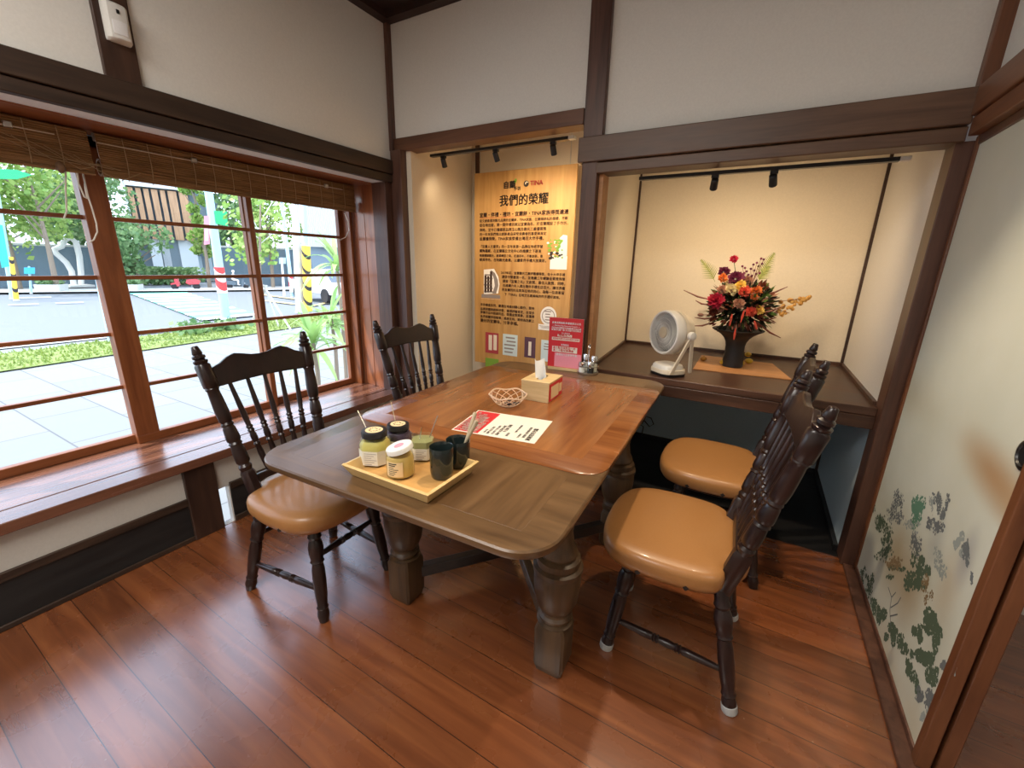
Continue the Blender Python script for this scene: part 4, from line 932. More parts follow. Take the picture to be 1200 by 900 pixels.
for k in range(46):
    a0 = 2*PI*k/46
    pts = [F(r*math.cos(a0+tw), r*math.sin(a0+tw), d) for r, tw, d in ((RF*.26, 0, 0), (RF*.5, .18, -.004), (RF*.7, .42, -.002), (RF*.9, .75, .002))]
    m.tube(pts, .0014, 4)
for r in (.45, .65): m.tube(fring(RF*r, -.002)+[F(RF*r, 0, -.002)], .0012, 4)
m.build('front_grille', M['white_plastic'], fan)
m = MB().loft([fring(RF*.25, .012, 24), fring(RF*.26, -.003, 24), fring(RF*.24, -.006, 24), fring(RF*.02, -.008, 24)]); m.build('hub', M['gold_plate'], fan)
for k in range(5):
    a0 = 2*PI*k/5; m = MB(); m.loft([[F(r*math.cos(a0+t), r*math.sin(a0+t), .016+.012*(t/.7)) for t in (0, .35, .7)] for r in (RF*.25, RF*.55, RF*.82)], closed=False); m.build('blade', M['dark_blade'], fan)
# stand: base, two arms, knobs
Bd = N3.copy(); Bd.z = 0; Bd.normalize(); Bs = Vector((-Bd.y, Bd.x, 0))
def BP(x, y, z): return Bs*x + Bd*y + Vector((0, 0, z))
o_ = rrect(-.085, .085, -.055, .095, [.05, .05, .06, .06], 8)
MB().loft([[BP(x*s, y*s, z) for x, y in o_] for s, z in ((.98, 0), (1, .004), (1, .016))]).build('base_foot', M['black_plastic'], fan)
MB().loft([[BP(x*s, y*s, z) for x, y in o_] for s, z in ((1, .016), (1, .03), (.97, .037), (.92, .038))]).build('base_rim', M['cream_plastic'], fan)
MB().loft([[BP(x*s, y*s+.005, z) for x, y in o_] for s, z in ((.9, .036), (.88, .05), (.8, .060), (.55, .064))]).build('base_cover', M['white_plastic'], fan)
Pv = Cf - N3*.075
for sg, nm in ((-1, 'r'),):
    pv = Pv + A3*(sg*(RF+.014)); b_ = None
    cands = [BP(s_*.088, 0, .022) for s_ in (-1, 1)]; b_ = min(cands, key=lambda q: (q-Vector((pv.x, pv.y, .02))).length)
    m = MB()
    for e0 in (-.055, .07):
        q0 = b_ + Bd*e0 + Vector((0, 0, 0)); dirw = Bd*.010; dt = A3*.005
        top = pv
        m.loft([[p + i*dirw + j*dt for i, j in ((-1, -1), (1, -1), (1, 1), (-1, 1))] for p in (q0, top)])
    m.build('stand_arm', M['cream_plastic'], fan, bevel=.002)
    MB().lathe([(0, .021), (.5, .022), (.9, .02), (1, .012)], pv - A3*sg*.012, pv + A3*sg*.012, 20).build('tilt_knob', M['white_plastic'], fan)
# cable behind the table leg
pts = [PT(u, v, y=3.22) for u, v in ((752, 497), (757, 488), (763, 490), (766, 497), (761, 500), (756, 494), (752, 490), (749, 497), (754, 500), (752, 510), (748, 530), (747, 545))]
pts[-1].z = max(pts[-1].z, .02)
pts = [p for p in pts if p.z > .01] 
cb = MB().tube(pts, .004, 6).build('power_cable', M['black_plastic']); tag(cb, 'looped black power cable hanging at the grey wall under the desk', 'cable')

# ------------------------------------------------------------------ track lights
def track(lab, x0, x1, y, z, spots, gname):
    o = thing('light_track', lab, 'track light', ((x0+x1)/2, y, z))
    MB().box(x0-o.location.x, x1-o.location.x, -.017, .017, -.016, 0).build('rail', M['black_plastic'], o, bevel=.002)
    MB().box(x1-o.location.x-.01, x1-o.location.x+.025, -.018, .018, -.017, 0).build('end_feed', M['white_plastic'], o, bevel=.002)
    for (x, aim, lb, pw) in spots:
        s = thing('spot_lamp', lb, 'spotlight', (x, y, z-.016), group=gname)
        MB().box(-.016, .016, -.012, .012, -.014, 0).build('track_adapter', M['black_plastic'], s, bevel=.001)
        MB().tube([(0, 0, -.014), (0, .002, -.028)], .005, 8).build('stem', M['black_plastic'], s)
        d = (Vector(aim)-Vector((x, y, z-.045))).normalized(); a = Vector((0, .002, -.034))
        MB().lathe([(0, .012), (.06, .016), (1, .017), (1, .0145), (.75, .0135)], a-d*.022, a+d*.032, 16, caps=False).lathe([(0, .0005), (0, .012)], a-d*.022, a+d*.0, 16, caps=False).build('lamp_head', M['black_matte'], s)
        MB().lathe([(0, .0005), (0, .0135)], a+d*.020, a+d*.03, 12, caps=False).build('lamp_face', M['lamp_face'], s)
        l = bpy.data.lights.new('spot_beam', 'SPOT'); l.energy = pw; l.color = (1, .74, .46); l.spot_size = rad(150); l.spot_blend = 1; l.shadow_soft_size = .018
        lo = bpy.data.objects.new('spot_beam', l); COL.objects.link(lo); lo.location = Vector((x, y, z-.05))+d*.035
        lo.rotation_euler = d.to_track_quat('-Z', 'Y').to_euler()
M['lamp_face'] = plain('lamp_face', (1, .82, .58), .5, emit=6)
track('black light track under the left niche lintel', -1.70, -.715, 2.40, 1.995, [(-1.60, (-1.75, 3.0, 1.0), 'leftmost small black spotlight of the left niche track', 2.5), (-1.20, (-1.2, 3.1, 1.0), 'middle small black spotlight of the left niche track', 20), (-.82, (-.9, 3.1, 1.0), 'rightmost small black spotlight of the left niche track', 20)], 'spotlights on the niche tracks')
track('black light track under the beam of the desk alcove', -.31, .72, 2.37, 1.757, [(.045, (-.1, 3.2, 1.0), 'left small black spotlight over the desk', 15), (.285, (.4, 3.2, 1.0), 'right small black spotlight over the desk', 15)], 'spotlights on the niche tracks')

# ------------------------------------------------------------------ hanging wooden poster
PY_ = 2.95
po = thing('hanging_poster', 'tall wooden poster board with printed Chinese text hanging by wires in the left niche', 'poster', (-1.12, PY_, 1.2))
def pl(u, v):
    p = PT(u, v, y=PY_-.009)-po.location; return p.x, p.z
x0, z1 = pl(556, 203); x1, zt = pl(677, 192); zb = -.70
PX0, PX1, PZ1 = x0, x1, (z1+zt)/2
MB().box(x0, x1, -.009, .009, zb, PZ1).build('board', M['poster_wood'], po, bevel=.002)
MB().box(x0+.045, x0+.049, -.002, .002, PZ1-.01, 2.5-1.2).box(x1-.06, x1-.056, -.002, .002, PZ1-.01, 2.5-1.2).build('hanging_wire', M['steel'], po)
YF = -.0098
def ptxt(body, a, b, bold=.03):
    (ax, az), (bx, bz) = pl(*a), pl(*b)
    return text(body, .03, Matrix.Translation((ax, YF, (az+bz)/2)) @ RX, None, width=bx-ax, bold=bold)
join_me([ptxt('我們的榮耀', (585, 240.7), (642, 237.3))], 'title_lettering', M['ink'], po)
join_me([ptxt('宜蘭・伴禮・禮坊・宜蘭餅・TINA家族得獎連連', (562, 254), (666, 250.7), .045)], 'heading_lettering', M['ink_brown'], po)
body = [('從文創產業到觀光品牌的宜蘭餅，TINA家族，在蘭陽耕耘的基礎，不斷', (562, 259.7), (665.4, 258)), ('從在地出發，第一間伴禮坊就以宜蘭為名，於宜蘭開設了手作坊，', (562, 265.4), (665.4, 263.3)),
 ('與時。至今已獲國家品牌玉山獎及觀光工廠優質獎', (562, 271), (640, 270)), ('的一年來我們推出創新產品深受消費者的喜愛與肯定', (562, 276.4), (640, 275)), ('並屢獲殊榮，TINA家族榮獲台灣百大伴手禮。', (562, 282), (637, 280.5)),
 ('『宜蘭人文薈萃』的一百年來第一品牌在地老字號', (562, 291), (634, 290)), ('薰陶蘊藏，在宜蘭縣立文化中心的推廣之下逐漸', (562, 296), (634, 295.3)), ('推廣體驗觀光，產業轉型之路，走過百年，不斷創新，是', (562, 301.4), (636, 301)), ('極具特色，在地觀光產業，以優質伴手禮大放異彩。', (562, 306.6), (640, 306.3)),
 ('2017年初，宜蘭觀光工廠評鑑優等獎，在十大伴手禮', (587, 321.0), (662, 323.4)), ('選拔中榮獲第一名，並連續三年蟬聯金質獎殊榮', (588, 326.2), (662, 328.4)), ('頒發『宜蘭之光』文創獎、最佳人氣獎，同時，', (589, 331.4), (662, 333.6)), ('也連續六年入選台灣伴手禮名店百大，讓世界看', (589, 336.6), (662, 338.8)), ('見宜蘭的好品質與在地的用心，為每一位旅客留', (588, 341.6), (661, 344)), ('下『TINA』在地文化最美味的伴手禮好滋味。', (591, 347), (656, 349.2)),
 ('手作禮盒系列，嚴選在地食材精心製作，堅持', (563, 359), (626, 362)), ('品質把關與創新研發，獲得評審肯定，在眾多', (563, 364.3), (626, 367)), ('參賽作品中脫穎而出，榮獲金質獎章，並獲得', (563, 368.6), (626, 371)), ('各界媒體爭相報導，感謝支持。期待為您獻上', (563, 373.4), (626, 376)), ('最好的宜蘭味，分享幸福。', (563, 378), (607, 380))]
join_me([ptxt(*t) for t in body], 'body_lettering', M['ink_brown'], po)
(a, b), (c_, d_) = pl(562, 255), pl(656, 252.5)
MB().box(a, c_, YF, -.009, (b+d_)/2-.002, (b+d_)/2).build('heading_rule', M['red_brand'], po)
join_me([ptxt('自蘭', (589.6, 220.5), (602.5, 219.5), .06), ptxt('手坊', (602, 223), (610, 222.5), .05)], 'calligraphy_emblem', M['ink'], po)
(a, b) = pl(604, 212); MB().prism([(.012*math.cos(t)*1.0, .016*math.sin(t)) for t in [2*PI*k/10 for k in range(10)]], (a, YF, b), (1, 0, .5), (0, 0, 1), (0, .001, 0)).build('leaf_emblem', M['green_print'], po)
join_me([ptxt('TINA', (621.3, 217.3), (636, 216.2), .07)], 'red_lettering', M['red_brand'], po)
(a, b) = pl(616.7, 215.3)
MB().prism([(.021*math.cos(2*PI*k/28), .021*math.sin(2*PI*k/28)) for k in range(28)], (a, YF, b), (1, 0, 0), (0, 0, 1), (0, .0008, 0)).build('round_emblem', M['ink'], po)
MB().prism([(.013*math.cos(t)+.004, .013*math.sin(t)+.002) for t in [PI*.1+PI*1.1*k/12 for k in range(13)]]+[(.005*math.cos(t)+.004, .005*math.sin(t)+.004) for t in [PI*1.2-PI*1.1*k/12 for k in range(13)]], (a, YF-.0003, b), (1, 0, 0), (0, 0, 1), (0, .0004, 0)).build('emblem_swirl', M['paper_cream'], po)
def plate(name, u0, v0, u1, v1, mat, d=0):
    (a, b), (c2, d2) = pl(u0, v0), pl(u1, v1)
    return MB().box(min(a, c2), max(a, c2), YF-.0006-d, -.009, min(b, d2), max(b, d2)).build(name, M[mat], po)
def marks(name, u0, v0, u1, v1, mat, n, seed, vertical=False):
    rg = random.Random(seed); m = MB(); (a, b), (c2, d2) = pl(u0, v0), pl(u1, v1); lo, hi = min(b, d2), max(b, d2)
    for k in range(n):
        if vertical: x = a+(c2-a)*(k+.5)/n; w_ = (c2-a)*.18/n*2; m.box(x-w_, x+w_, YF-.0010, YF, lo+(hi-lo)*.1*rg.random(), hi-(hi-lo)*.4*rg.random())
        else: z = lo+(hi-lo)*(k+.5)/n; h_ = (hi-lo)*.2/n; m.box(a+(c2-a)*.2*rg.random(), c2-(c2-a)*.3*rg.random(), YF-.0010, YF, z-h_, z+h_)
    m.build(name, M[mat], po, smooth=False)
# trophy picture: sail shape
m = MB(); pts = [pl(567, 316), pl(579, 315), pl(584, 324), pl(585.5, 333), pl(584, 344), pl(567, 345)]
m.poly([(p[0], YF-.0004, p[1]) for p in pts]); m.build('trophy_picture', M['paper_white'], po, smooth=False)
m = MB(); A_ = [pl(*q) for q in ((575, 316), (580, 320), (583.5, 328), (584, 335), (581.5, 344), (577, 344), (580, 335), (579, 327))]
m.poly([(p[0], YF-.0008, p[1]) for p in A_]); m.build('trophy_sail', M['grey_print'], po, smooth=False)
marks('trophy_mast', 567.5, 317, 577, 344, 'ink_brown', 3, 3, True); marks('trophy_grid', 567, 320, 578, 344, 'grey_print', 6, 4)
plate('trophy_base', 564.5, 344.5, 586, 350, 'grey_print'); plate('trophy_base_edge', 564.0, 349.6, 586.5, 351, 'paper_white')
# product picture
plate('pot_picture', 645, 300, 664, 316, 'paper_white')
m = MB(); A_ = [pl(*q) for q in ((656, 279), (660, 275), (665, 276), (664.5, 300), (656, 300), (654, 292))]; m.poly([(p[0], YF-.0004, p[1]) for p in A_]); m.build('bag_picture', M['paper_blue'], po, smooth=False)
rg = random.Random(9)
for nm, mt, n_ in (('sprout_picture', 'green_print', 34), ('shadow_picture', 'ink', 12), ('flower_picture', 'paper_white', 10)):
    m = MB()
    for k in range(n_):
        a, b = pl(rg.uniform(642, 659), rg.uniform(281, 302) if mt != 'ink' else rg.uniform(296, 303)); s_ = .008+.008*rg.random()
        m.poly([(a+s_*math.cos(t), YF-.001-.0001*k/10, b+s_*.7*math.sin(t)) for t in (0, 1.2, 2.6, 3.9, 5.1)])
    m.build(nm, M[mt], po, smooth=False)
a, b = pl(642.7, 370.5)
MB().prism([(.067*math.cos(2*PI*k/36), .072*math.sin(2*PI*k/36)) for k in range(36)], (a, YF-.0004, b), (1, 0, 0), (0, 0, 1), (0, .001, 0)).build('medal_picture', M['paper_white'], po)
MB().lathe([(0, .048), (0, .054)], (a, YF-.0008, b), (a, YF-.0009, b), 36, caps=False).build('medal_ring', M['grey_print'], po)
marks('medal_print', 638, 363, 647, 377, 'grey_print', 4, 5)
plate('ribbon_picture', 631, 379.5, 649, 388, 'paper_white'); marks('ribbon_print', 632, 381, 648, 386, 'grey_print', 3, 6)
plate('maroon_book_picture', 569, 389, 584, 415, 'maroon'); marks('maroon_book_print', 572, 391, 583, 412, 'paper', 2, 7, True)
plate('blue_book_picture', 589.5, 391, 606, 418, 'paper_blue'); marks('blue_book_print', 591, 393, 605, 416, 'grey_print', 5, 8)
plate('plum_book_picture', 615, 394.5, 627, 420, 'plum_print'); marks('plum_book_print', 619, 397, 623, 418, 'paper', 1, 9, True)
plate('pale_book_picture', 634.5, 398, 650, 425, 'paper_blue'); marks('pale_book_print', 636, 401, 649, 412, 'grey_print', 3, 10)
plate('green_book_picture', 569, 419, 584, 445, 'green_print'); plate('second_maroon_book_picture', 592, 424, 606, 450, 'maroon')

# ------------------------------------------------------------------ outdoors
M['pave'] = pave_mat()
M['asphalt'] = plain('asphalt', (.17, .19, .21), .9, bscale=30)
M['kerb'] = plain('kerb', (.6, .6, .57), .85)
M['grass'] = leaf_mat('grass_blades', (.16, .24, .05), (.30, .38, .09))
M['soil'] = plain('lawn_soil', (.2, .26, .07), .95, bscale=20)
M['mint'] = plain('mint_road_paint', (.16, .62, .46), .8)
M['white_line'] = plain('white_road_paint', (.85, .86, .84), .8)
M['yellow_line'] = plain('yellow_road_paint', (.75, .55, .2), .8)
M['leaf_a'] = leaf_mat('leaf_bright', (.17, .33, .06), (.40, .52, .15))
M['leaf_b'] = leaf_mat('leaf_mid', (.10, .22, .08), (.25, .38, .16))
M['leaf_c'] = leaf_mat('leaf_lily', (.22, .42, .12), (.46, .62, .24), .35)
M['bark'] = plain('bark', (.24, .19, .14), .9, bscale=15)
M['pole_blue'] = plain('pole_blue', (.38, .60, .70), .5)
M['concrete'] = plain('concrete', (.55, .56, .52), .85, bscale=10)
M['build_white'] = plain('render_white', (.72, .78, .82), .8)
M['build_grey'] = plain('render_grey', (.18, .24, .28), .8)
M['slat_wood'] = wood('slat_wood', (.42, .24, .13), (.62, .38, .22), 'Z', .3, .7)
M['wall_slate'] = plain('wall_slate', (.13, .19, .23), .85, bscale=4)
M['sign_red'] = plain('sign_red', (.75, .1, .1), .5)
M['sign_green'] = plain('sign_green', (.02, .45, .16), .5)
M['sign_teal'] = plain('sign_teal', (.04, .52, .48), .5)
M['sign_blue'] = plain('sign_blue', (.05, .42, .62), .5)
M['sign_yellow'] = plain('sign_yellow', (.78, .5, .06), .5)
M['tyre'] = plain('tyre', (.02, .02, .022), .8)
M['scooter_red'] = plain('scooter_red', (.6, .05, .06), .25, coat=.5)
M['scooter_grey'] = plain('scooter_grey', (.08, .11, .14), .25, coat=.5)
M['car_white'] = plain('car_white', (.8, .82, .83), .2, coat=.6)
M['skin'] = plain('skin', (.6, .38, .28), .6)
M['red_white'] = stripes('red_white_band', 'Z', .5, ((.75, .74, .72), (.65, .05, .05)), .5, skew=1.0)
M['yellow_black'] = stripes('yellow_black_band', 'Z', .55, ((.02, .02, .02), (.8, .52, .06)), .75, skew=1.2)
# ground layers follow the street, which runs roughly along the house
def gpoly(name, pts, z, mat, kind='structure', label=None, cat=None, th=.05):
    m = MB(); m.loft([[Vector((p.x, p.y, GZ+z-th)) for p in pts], [Vector((p.x, p.y, GZ+z)) for p in pts]])
    return tag(m.build(name, mat), label, cat, kind=kind)
gpoly('ground_pavement', [Vector(p) for p in ((-1.99, -30, 0), (-1.99, 40, 0), (-12.35, 40, 0), (-12.35, -30, 0))], 0, M['pave'])
gpoly('ground_road', [Vector(p) for p in ((-12.35, -60, 0), (-12.35, 90, 0), (-75, 90, 0), (-75, -60, 0))], -.06, M['asphalt'])
def strip(name, a, b, w, z, mat, parent=None):
    a, b = Vector(a), Vector(b); d = (b-a); d.z = 0; d.normalize(); n = Vector((-d.y, d.x, 0))*w/2
    m = MB(); m.loft([[Vector((p.x, p.y, GZ+z-.01)) for p in (a-n, b-n, b+n, a+n)], [Vector((p.x, p.y, GZ+z)) for p in (a-n, b-n, b+n, a+n)]])
    o = m.build(name, mat); o['kind'] = 'structure'; return o
strip('ground_kerb', (-12.4, -30, 0), (-12.4, 40, 0), .3, .03, M['kerb'])
g1, g2 = GR(0, 426), GR(290, 386)
lawn = strip('ground_lawn', g1+(g1-g2)*1.5, g2+(g2-g1)*1.6, 1.7, .03, M['soil'])
m = MB(); rg = random.Random(21); d = (g2-g1).normalized(); n = Vector((-d.y, d.x, 0))
for k in range(5200):
    p = g1+(g2-g1)*rg.uniform(-.9, 2.2)+n*rg.uniform(-.85, .85); h = rg.uniform(.02, .08); a = rg.random()*6; w_ = .02
    p.z = GZ+.03; q = Vector((math.cos(a), math.sin(a), 0))*w_
    m.add([p-q, p+q, p+Vector((rg.uniform(-.04, .04), rg.uniform(-.04, .04), h))], [(0, 1, 2)])
tag(m.build('lawn_grass', M['grass'], smooth=False), 'strip of short green grass between pavement and road', 'grass', kind='stuff')
# bike lane and crossing painted on the road
a, b = GR(0, 404), GR(160, 388)
strip('trim_40', a+(a-b)*2, b+(b-a)*.6, .5, .0, M['mint'])
A0, A1, B0, B1 = GR(152, 343.5), GR(236, 375), GR(219, 342.5), GR(303, 369)
for k in range(9):
    def q4(t): t = t**.8; return A0.lerp(A1, t), B0.lerp(B1, t)
    # stripes get their width on the ground, evenly between the two edges of the crossing
    a0, b0 = A0.lerp(A1, k/9), B0.lerp(B1, k/9); a1, b1_ = A0.lerp(A1, (k+.62)/9), B0.lerp(B1, (k+.62)/9); a2, b2_ = A0.lerp(A1, (k+.98)/9), B0.lerp(B1, (k+.98)/9)
    for (p, q, r_, t_, mt) in ((a0, b0, b1_, a1, 'mint'), (a1, b1_, b2_, a2, 'white_line')):
        m = MB(); m.loft([[Vector((v.x, v.y, GZ-.012)) for v in (p, q, r_, t_)], [Vector((v.x, v.y, GZ+.001)) for v in (p, q, r_, t_)]]); struct(m, 'trim_41', M[mt])
for (u0, v0, u1, v1) in ((10, 357, 45, 356), (65, 355, 98, 354), (15, 349, 60, 348)): strip('trim_43', GR(u0, v0), GR(u1, v1), .15, .0, M['white_line'])
for (u0, v0, u1, v1) in ((312, 352, 345, 356), (300, 344, 345, 350), (366, 358, 395, 352)): strip('trim_44', GR(u0, v0), GR(u1, v1), .2, .0, M['yellow_line'])
a, b = GR(0, 342), GR(400, 338)
strip('ground_far_kerb', a+(a-b)*.5, b+(b-a)*.5, 2.5, .05, M['kerb'])
def tree(name, lab, u, v_base, v_top, half_w, kind, seed, R=None, n=2200, trunk_r=.12, crown=.62, group='street trees beyond the road'):
    base = GR(u, v_base) if R is None else Vector((*DIST(u, 320, R).xy, GZ)); Rd = math.hypot(base.x-CAM.x, base.y-CAM.y)
    top = DIST(u, v_top, Rd).z; H = top-GZ
    hw_ = half_w/FPX*Rd*.85
    t = thing(name, lab, 'tree', base, 0, group); rg = random.Random(seed)
    m = MB().tube([(0, 0, 0), (.1, .05, H*.3), (-.05, .1, H*.6), (0, 0, H*.85)], [trunk_r, trunk_r*.8, trunk_r*.5, .03], 8)
    for k in range(6):
        a = rg.random()*6; z = H*(.35+.07*k); m.tube([(0, .05, z), (math.cos(a)*hw_*.6, math.sin(a)*hw_*.6, z+H*.18)], [trunk_r*.4, .02], 5)
    m.build('trunk', M['bark'], t)
    m = MB(); bl = []
    for k in range(11):
        a = rg.random()*6.28; q = rg.random()**.5*hw_*.75; z = H*(1-crown)+H*crown*(.12+.78*rg.random()); sh = 1-.55*max(0, (z/H-.75)/.25)
        bl.append((Vector((math.cos(a)*q*sh, math.sin(a)*q*sh, z)), hw_*(.35+.25*rg.random())))
    L = max(.11, Rd*.0075)
    for k in range(n):
        c, r = bl[k % len(bl)]; dd = Vector((rg.gauss(0, 1), rg.gauss(0, 1), rg.gauss(0, .8))).normalized()
        p = c+dd*r*(.6+.45*rg.random()); s_ = Vector((rg.gauss(0, 1), rg.gauss(0, 1), rg.gauss(0, 1))).normalized(); e = s_.cross(dd).normalized(); l_ = L*(.6+.8*rg.random())
        f2 = (e.cross(s_)).normalized()
        m.add([p-e*l_*.5, p+f2*l_*.5, p+e*l_*.5, p-f2*l_*.35], [(0, 1, 2, 3)])
    m.build('foliage', M[kind], t, smooth=False)
    return t
tree('street_tree', 'bright green tree behind the teal sign at the left edge of the view', 18, 335, 175, 60, 'leaf_a', 1, R=34)
tree('street_tree', 'large bright green tree above the slate wall left of the thick window post', 62, 334, 165, 55, 'leaf_a', 2, R=31)
tree('street_tree', 'tall green tree seen just right of the thick window post', 128, 336, 180, 38, 'leaf_b', 3, R=36, crown=.8)
tree('street_tree', 'low bushy tree in front of the left end of the slatted building', 160, 336, 262, 30, 'leaf_b', 4, R=33, crown=.85)
tree('street_tree', 'light green tree between the slatted facade and the blue street pole', 243, 336, 205, 13, 'leaf_a', 5, R=33, crown=.75, n=1300)
tree('street_tree', 'green tree behind the thin leaning pole in the right-hand sash', 318, 336, 215, 34, 'leaf_a', 6, R=32, crown=.72)
tree('street_tree', 'mid green tree left of the thick window post behind the white sculpture', 95, 334, 178, 30, 'leaf_b', 7, R=40, crown=.8)
tree('street_tree', 'green tree behind the green banner on the street pole', 275, 336, 205, 28, 'leaf_b', 8, R=40, crown=.8)
# slate garden wall
def wall_px(name, lab, u0, u1, v0, v1, R0, R1, mat, cat='wall', th=.3):
    a, b = DIST(u0, v1, R0), DIST(u1, v1, R1); za = (DIST(u0, v0, R0).z+DIST(u1, v0, R1).z)/2
    d = (b-a); d.z = 0; d.normalize(); n = Vector((-d.y, d.x, 0))*th; c = Vector(((a.x+b.x)/2, (a.y+b.y)/2, GZ))
    m = MB(); P4 = [Vector((p.x, p.y, 0))-Vector((c.x, c.y, 0)) for p in (a, b, b+n, a+n)]
    m.loft([[Vector((p.x, p.y, z)) for p in P4] for z in (-.05, za-GZ)])
    o = thing(name, lab, cat, c)
    m.build('wall_slab', mat, o)
    m = MB(); e = n*.12
    P5 = [P4[0]-e, P4[1]-e, P4[2]+e, P4[3]+e]; m.loft([[Vector((p.x, p.y, z)) for p in P5] for z in (za-GZ, za-GZ+.12)]); m.build('coping', M['concrete'], o)
    return o
wall_px('garden_wall', 'long slate-grey garden wall behind the white sculpture', -60, 128, 288, 322, 37, 37, M['wall_slate'])
wall_px('garden_wall', 'dark blue-grey fence wall across the road in the right-hand sash', 262, 372, 292, 326, 36, 36, M['wall_slate'])
# slatted building
def building():
    R0, R1 = 42, 42
    a, b = DIST(152, 320, R0), DIST(262, 320, R1); d = (b-a); d.z = 0; W = d.length; d.normalize(); n = Vector((-d.y, d.x, 0))
    if n.dot(a-CAM) < 0: n = -n
    o = thing('office_building', 'pale building with a box of vertical wooden slats on its upper floor', 'building', (a.x, a.y, GZ))
    def X(s, dpt, z): return d*s + n*dpt + Vector((0, 0, z))
    def bx(m, s0, s1, d0, d1, z0, z1): m.loft([[X(s0, d0, z), X(s1, d0, z), X(s1, d1, z), X(s0, d1, z)] for z in (z0, z1)])
    zt = DIST(180, 220, R0).z-GZ; zs1 = DIST(190, 225, R0).z-GZ; zs0 = DIST(190, 281, R0).z-GZ
    def S(u):
        e = ray(u, 270); k = (a.y-CAM.y)*e.x-(a.x-CAM.x)*e.y
        return k/(d.x*e.y-d.y*e.x)
    m = MB(); bx(m, S(156), S(158.5), -1.2, 8, zs0-.1, zt+1.4); bx(m, S(156), S(232), -1.2, 8, zs1+.1, zt+1.4); m.build('white_frame', M['build_white'], o)
    m = MB(); bx(m, S(158), S(262), -.4, 8, zs0-.2, zs1+.2); bx(m, S(150), S(262), 2.5, 9, 0, zs0); m.build('wall', M['build_grey'], o)
    m = MB(); s = S(160)
    rg = random.Random(2)
    while s < S(226):
        w_ = rg.choice((.28, .34, .5)); bx(m, s, s+w_, -1.0, -.5, zs0, zs1); s += w_+.14
    m.build('wood_slats', M['slat_wood'], o)
    for u in (172, 184, 205): 
        m = MB(); bx(m, S(u), S(u)+1.1, -.6, .4, 0, zs0); m.build('column', M['build_white'] if u != 184 else M['build_grey'], o)
    m = MB(); bx(m, S(214), S(258), .8, 2.6, 0, zs0+.0); m.build('ribbed_wall', M['concrete'], o)
    m = MB(); bx(m, S(224), S(225), .5, .8, .2, zs0-.9); bx(m, S(243), S(244), .5, .8, .2, zs0-.9); bx(m, S(224), S(244), .5, .8, zs0-1.1, zs0-.8); fr_ = m.build('display_frame', M['build_grey'], o)
    m = MB(); bx(m, S(225), S(243), .6, .8, .2, zs0-1.1); m.build('display_pane', M['paper_blue'], fr_)
    m = MB(); bx(m, S(231), S(239), .55, .6, .9, 2.0); m.build('display_figure', M['build_grey'], fr_)
    return o
building()
hd = thing('hedge', 'low trimmed green hedge in front of the slatted building', 'hedge', GR(180, 333))
m = MB(); rg = random.Random(31); p0, p1_ = DIST(152, 326, 38)-hd.location, DIST(226, 326, 38)-hd.location; p0.z = p1_.z = 0
for k in range(1500):
    p = p0.lerp(p1_, rg.random())+Vector((rg.gauss(0, .4), rg.gauss(0, .4), rg.random()*1.1)); a = Vector((rg.gauss(0, 1), rg.gauss(0, 1), rg.gauss(0, 1))).normalized()*.2; b = a.orthogonal()
    m.add([p-a*.5, p+b*.5, p+a*.5, p-b*.5], [(0, 1, 2, 3)])
tag(m.build('hedge_leaves', M['leaf_b'], hd, smooth=False), kind='stuff')
# tall facade of thin bars at the far right
fc = thing('ribbed_facade', 'tall grey facade of thin vertical bars at the right of the view', 'building', Vector((*DIST(386, 320, 30).xy, GZ)))
a, b = DIST(366, 320, 30)-fc.location, DIST(420, 320, 30)-fc.location; a.z = b.z = 0; zt = 7.5; z0 = 2.6
m = MB()
for k in range(34): 
    p = a.lerp(b, k/33); m.box(p.x-.05, p.x+.05, p.y-.05, p.y+.05, z0, zt)
m.build('facade_bars', M['concrete'], fc)
d = (b-a).normalized(); n = Vector((d.y, -d.x, 0)); n = n if n.dot(fc.location-CAM) > 0 else -n
m = MB(); m.loft([[a+n*.4+Vector((0, 0, z)), b+n*.4+Vector((0, 0, z)), b+n*3+Vector((0, 0, z)), a+n*3+Vector((0, 0, z))] for z in (0, zt)]); m.build('facade_wall', M['build_grey'], fc)
# poles and signs
def pole(name, lab, u0, v0, u1, v1, w, mat, cat='pole', R=None):
    base = GR(u1, v1) if R is None else Vector((*DIST(u1, v1, R).xy, GZ)); Rd = math.hypot(base.x-CAM.x, base.y-CAM.y)
    top = DIST(u0, v0, Rd); r = w/2/FPX*Rd*.88
    o = thing(name, lab, cat, base)
    MB().lathe([(0, r*1.1), (1, r*.85)], (0, 0, 0), top-base, 14).build('pole_shaft', M[mat] if isinstance(mat, str) else mat, o)
    MB().lathe([(0, r*1.25), (.06, r*1.25), (.08, r*1.15)], (0, 0, 0), (0, 0, .6), 14).build('pole_foot', M['concrete'], o)
    return o, base, top-base, r, Rd
def along(b, t, lo, hi): return t*lo, t*hi
o, b, t, r, Rd = pole('street_pole', 'pale blue street pole with red and white band and hanging signs', 241, 200, 265, 374, 8.5, 'pole_blue')
MB().lathe([(0, r*1.18), (1, r*1.15)], t*.19, t*.37, 14).build('striped_band', M['red_white'], o)
def card(o, base, pts, R, mat, name, th=.04):
    P_ = [DIST(u, v, R)-base for u, v in pts]; n = (P_[1]-P_[0]).cross(P_[-1]-P_[0]).normalized()*th
    MB().loft([P_, [p+n for p in P_]]).build(name, mat, o)
card(o, b, ((239, 253), (245, 253), (246, 286), (239, 287)), Rd-.35, M['pink_print'], 'hanging_sign')
card(o, b, ((240.5, 268), (244, 268), (244, 282), (240.5, 282)), Rd-.42, M['paper_white'], 'sign_panel')
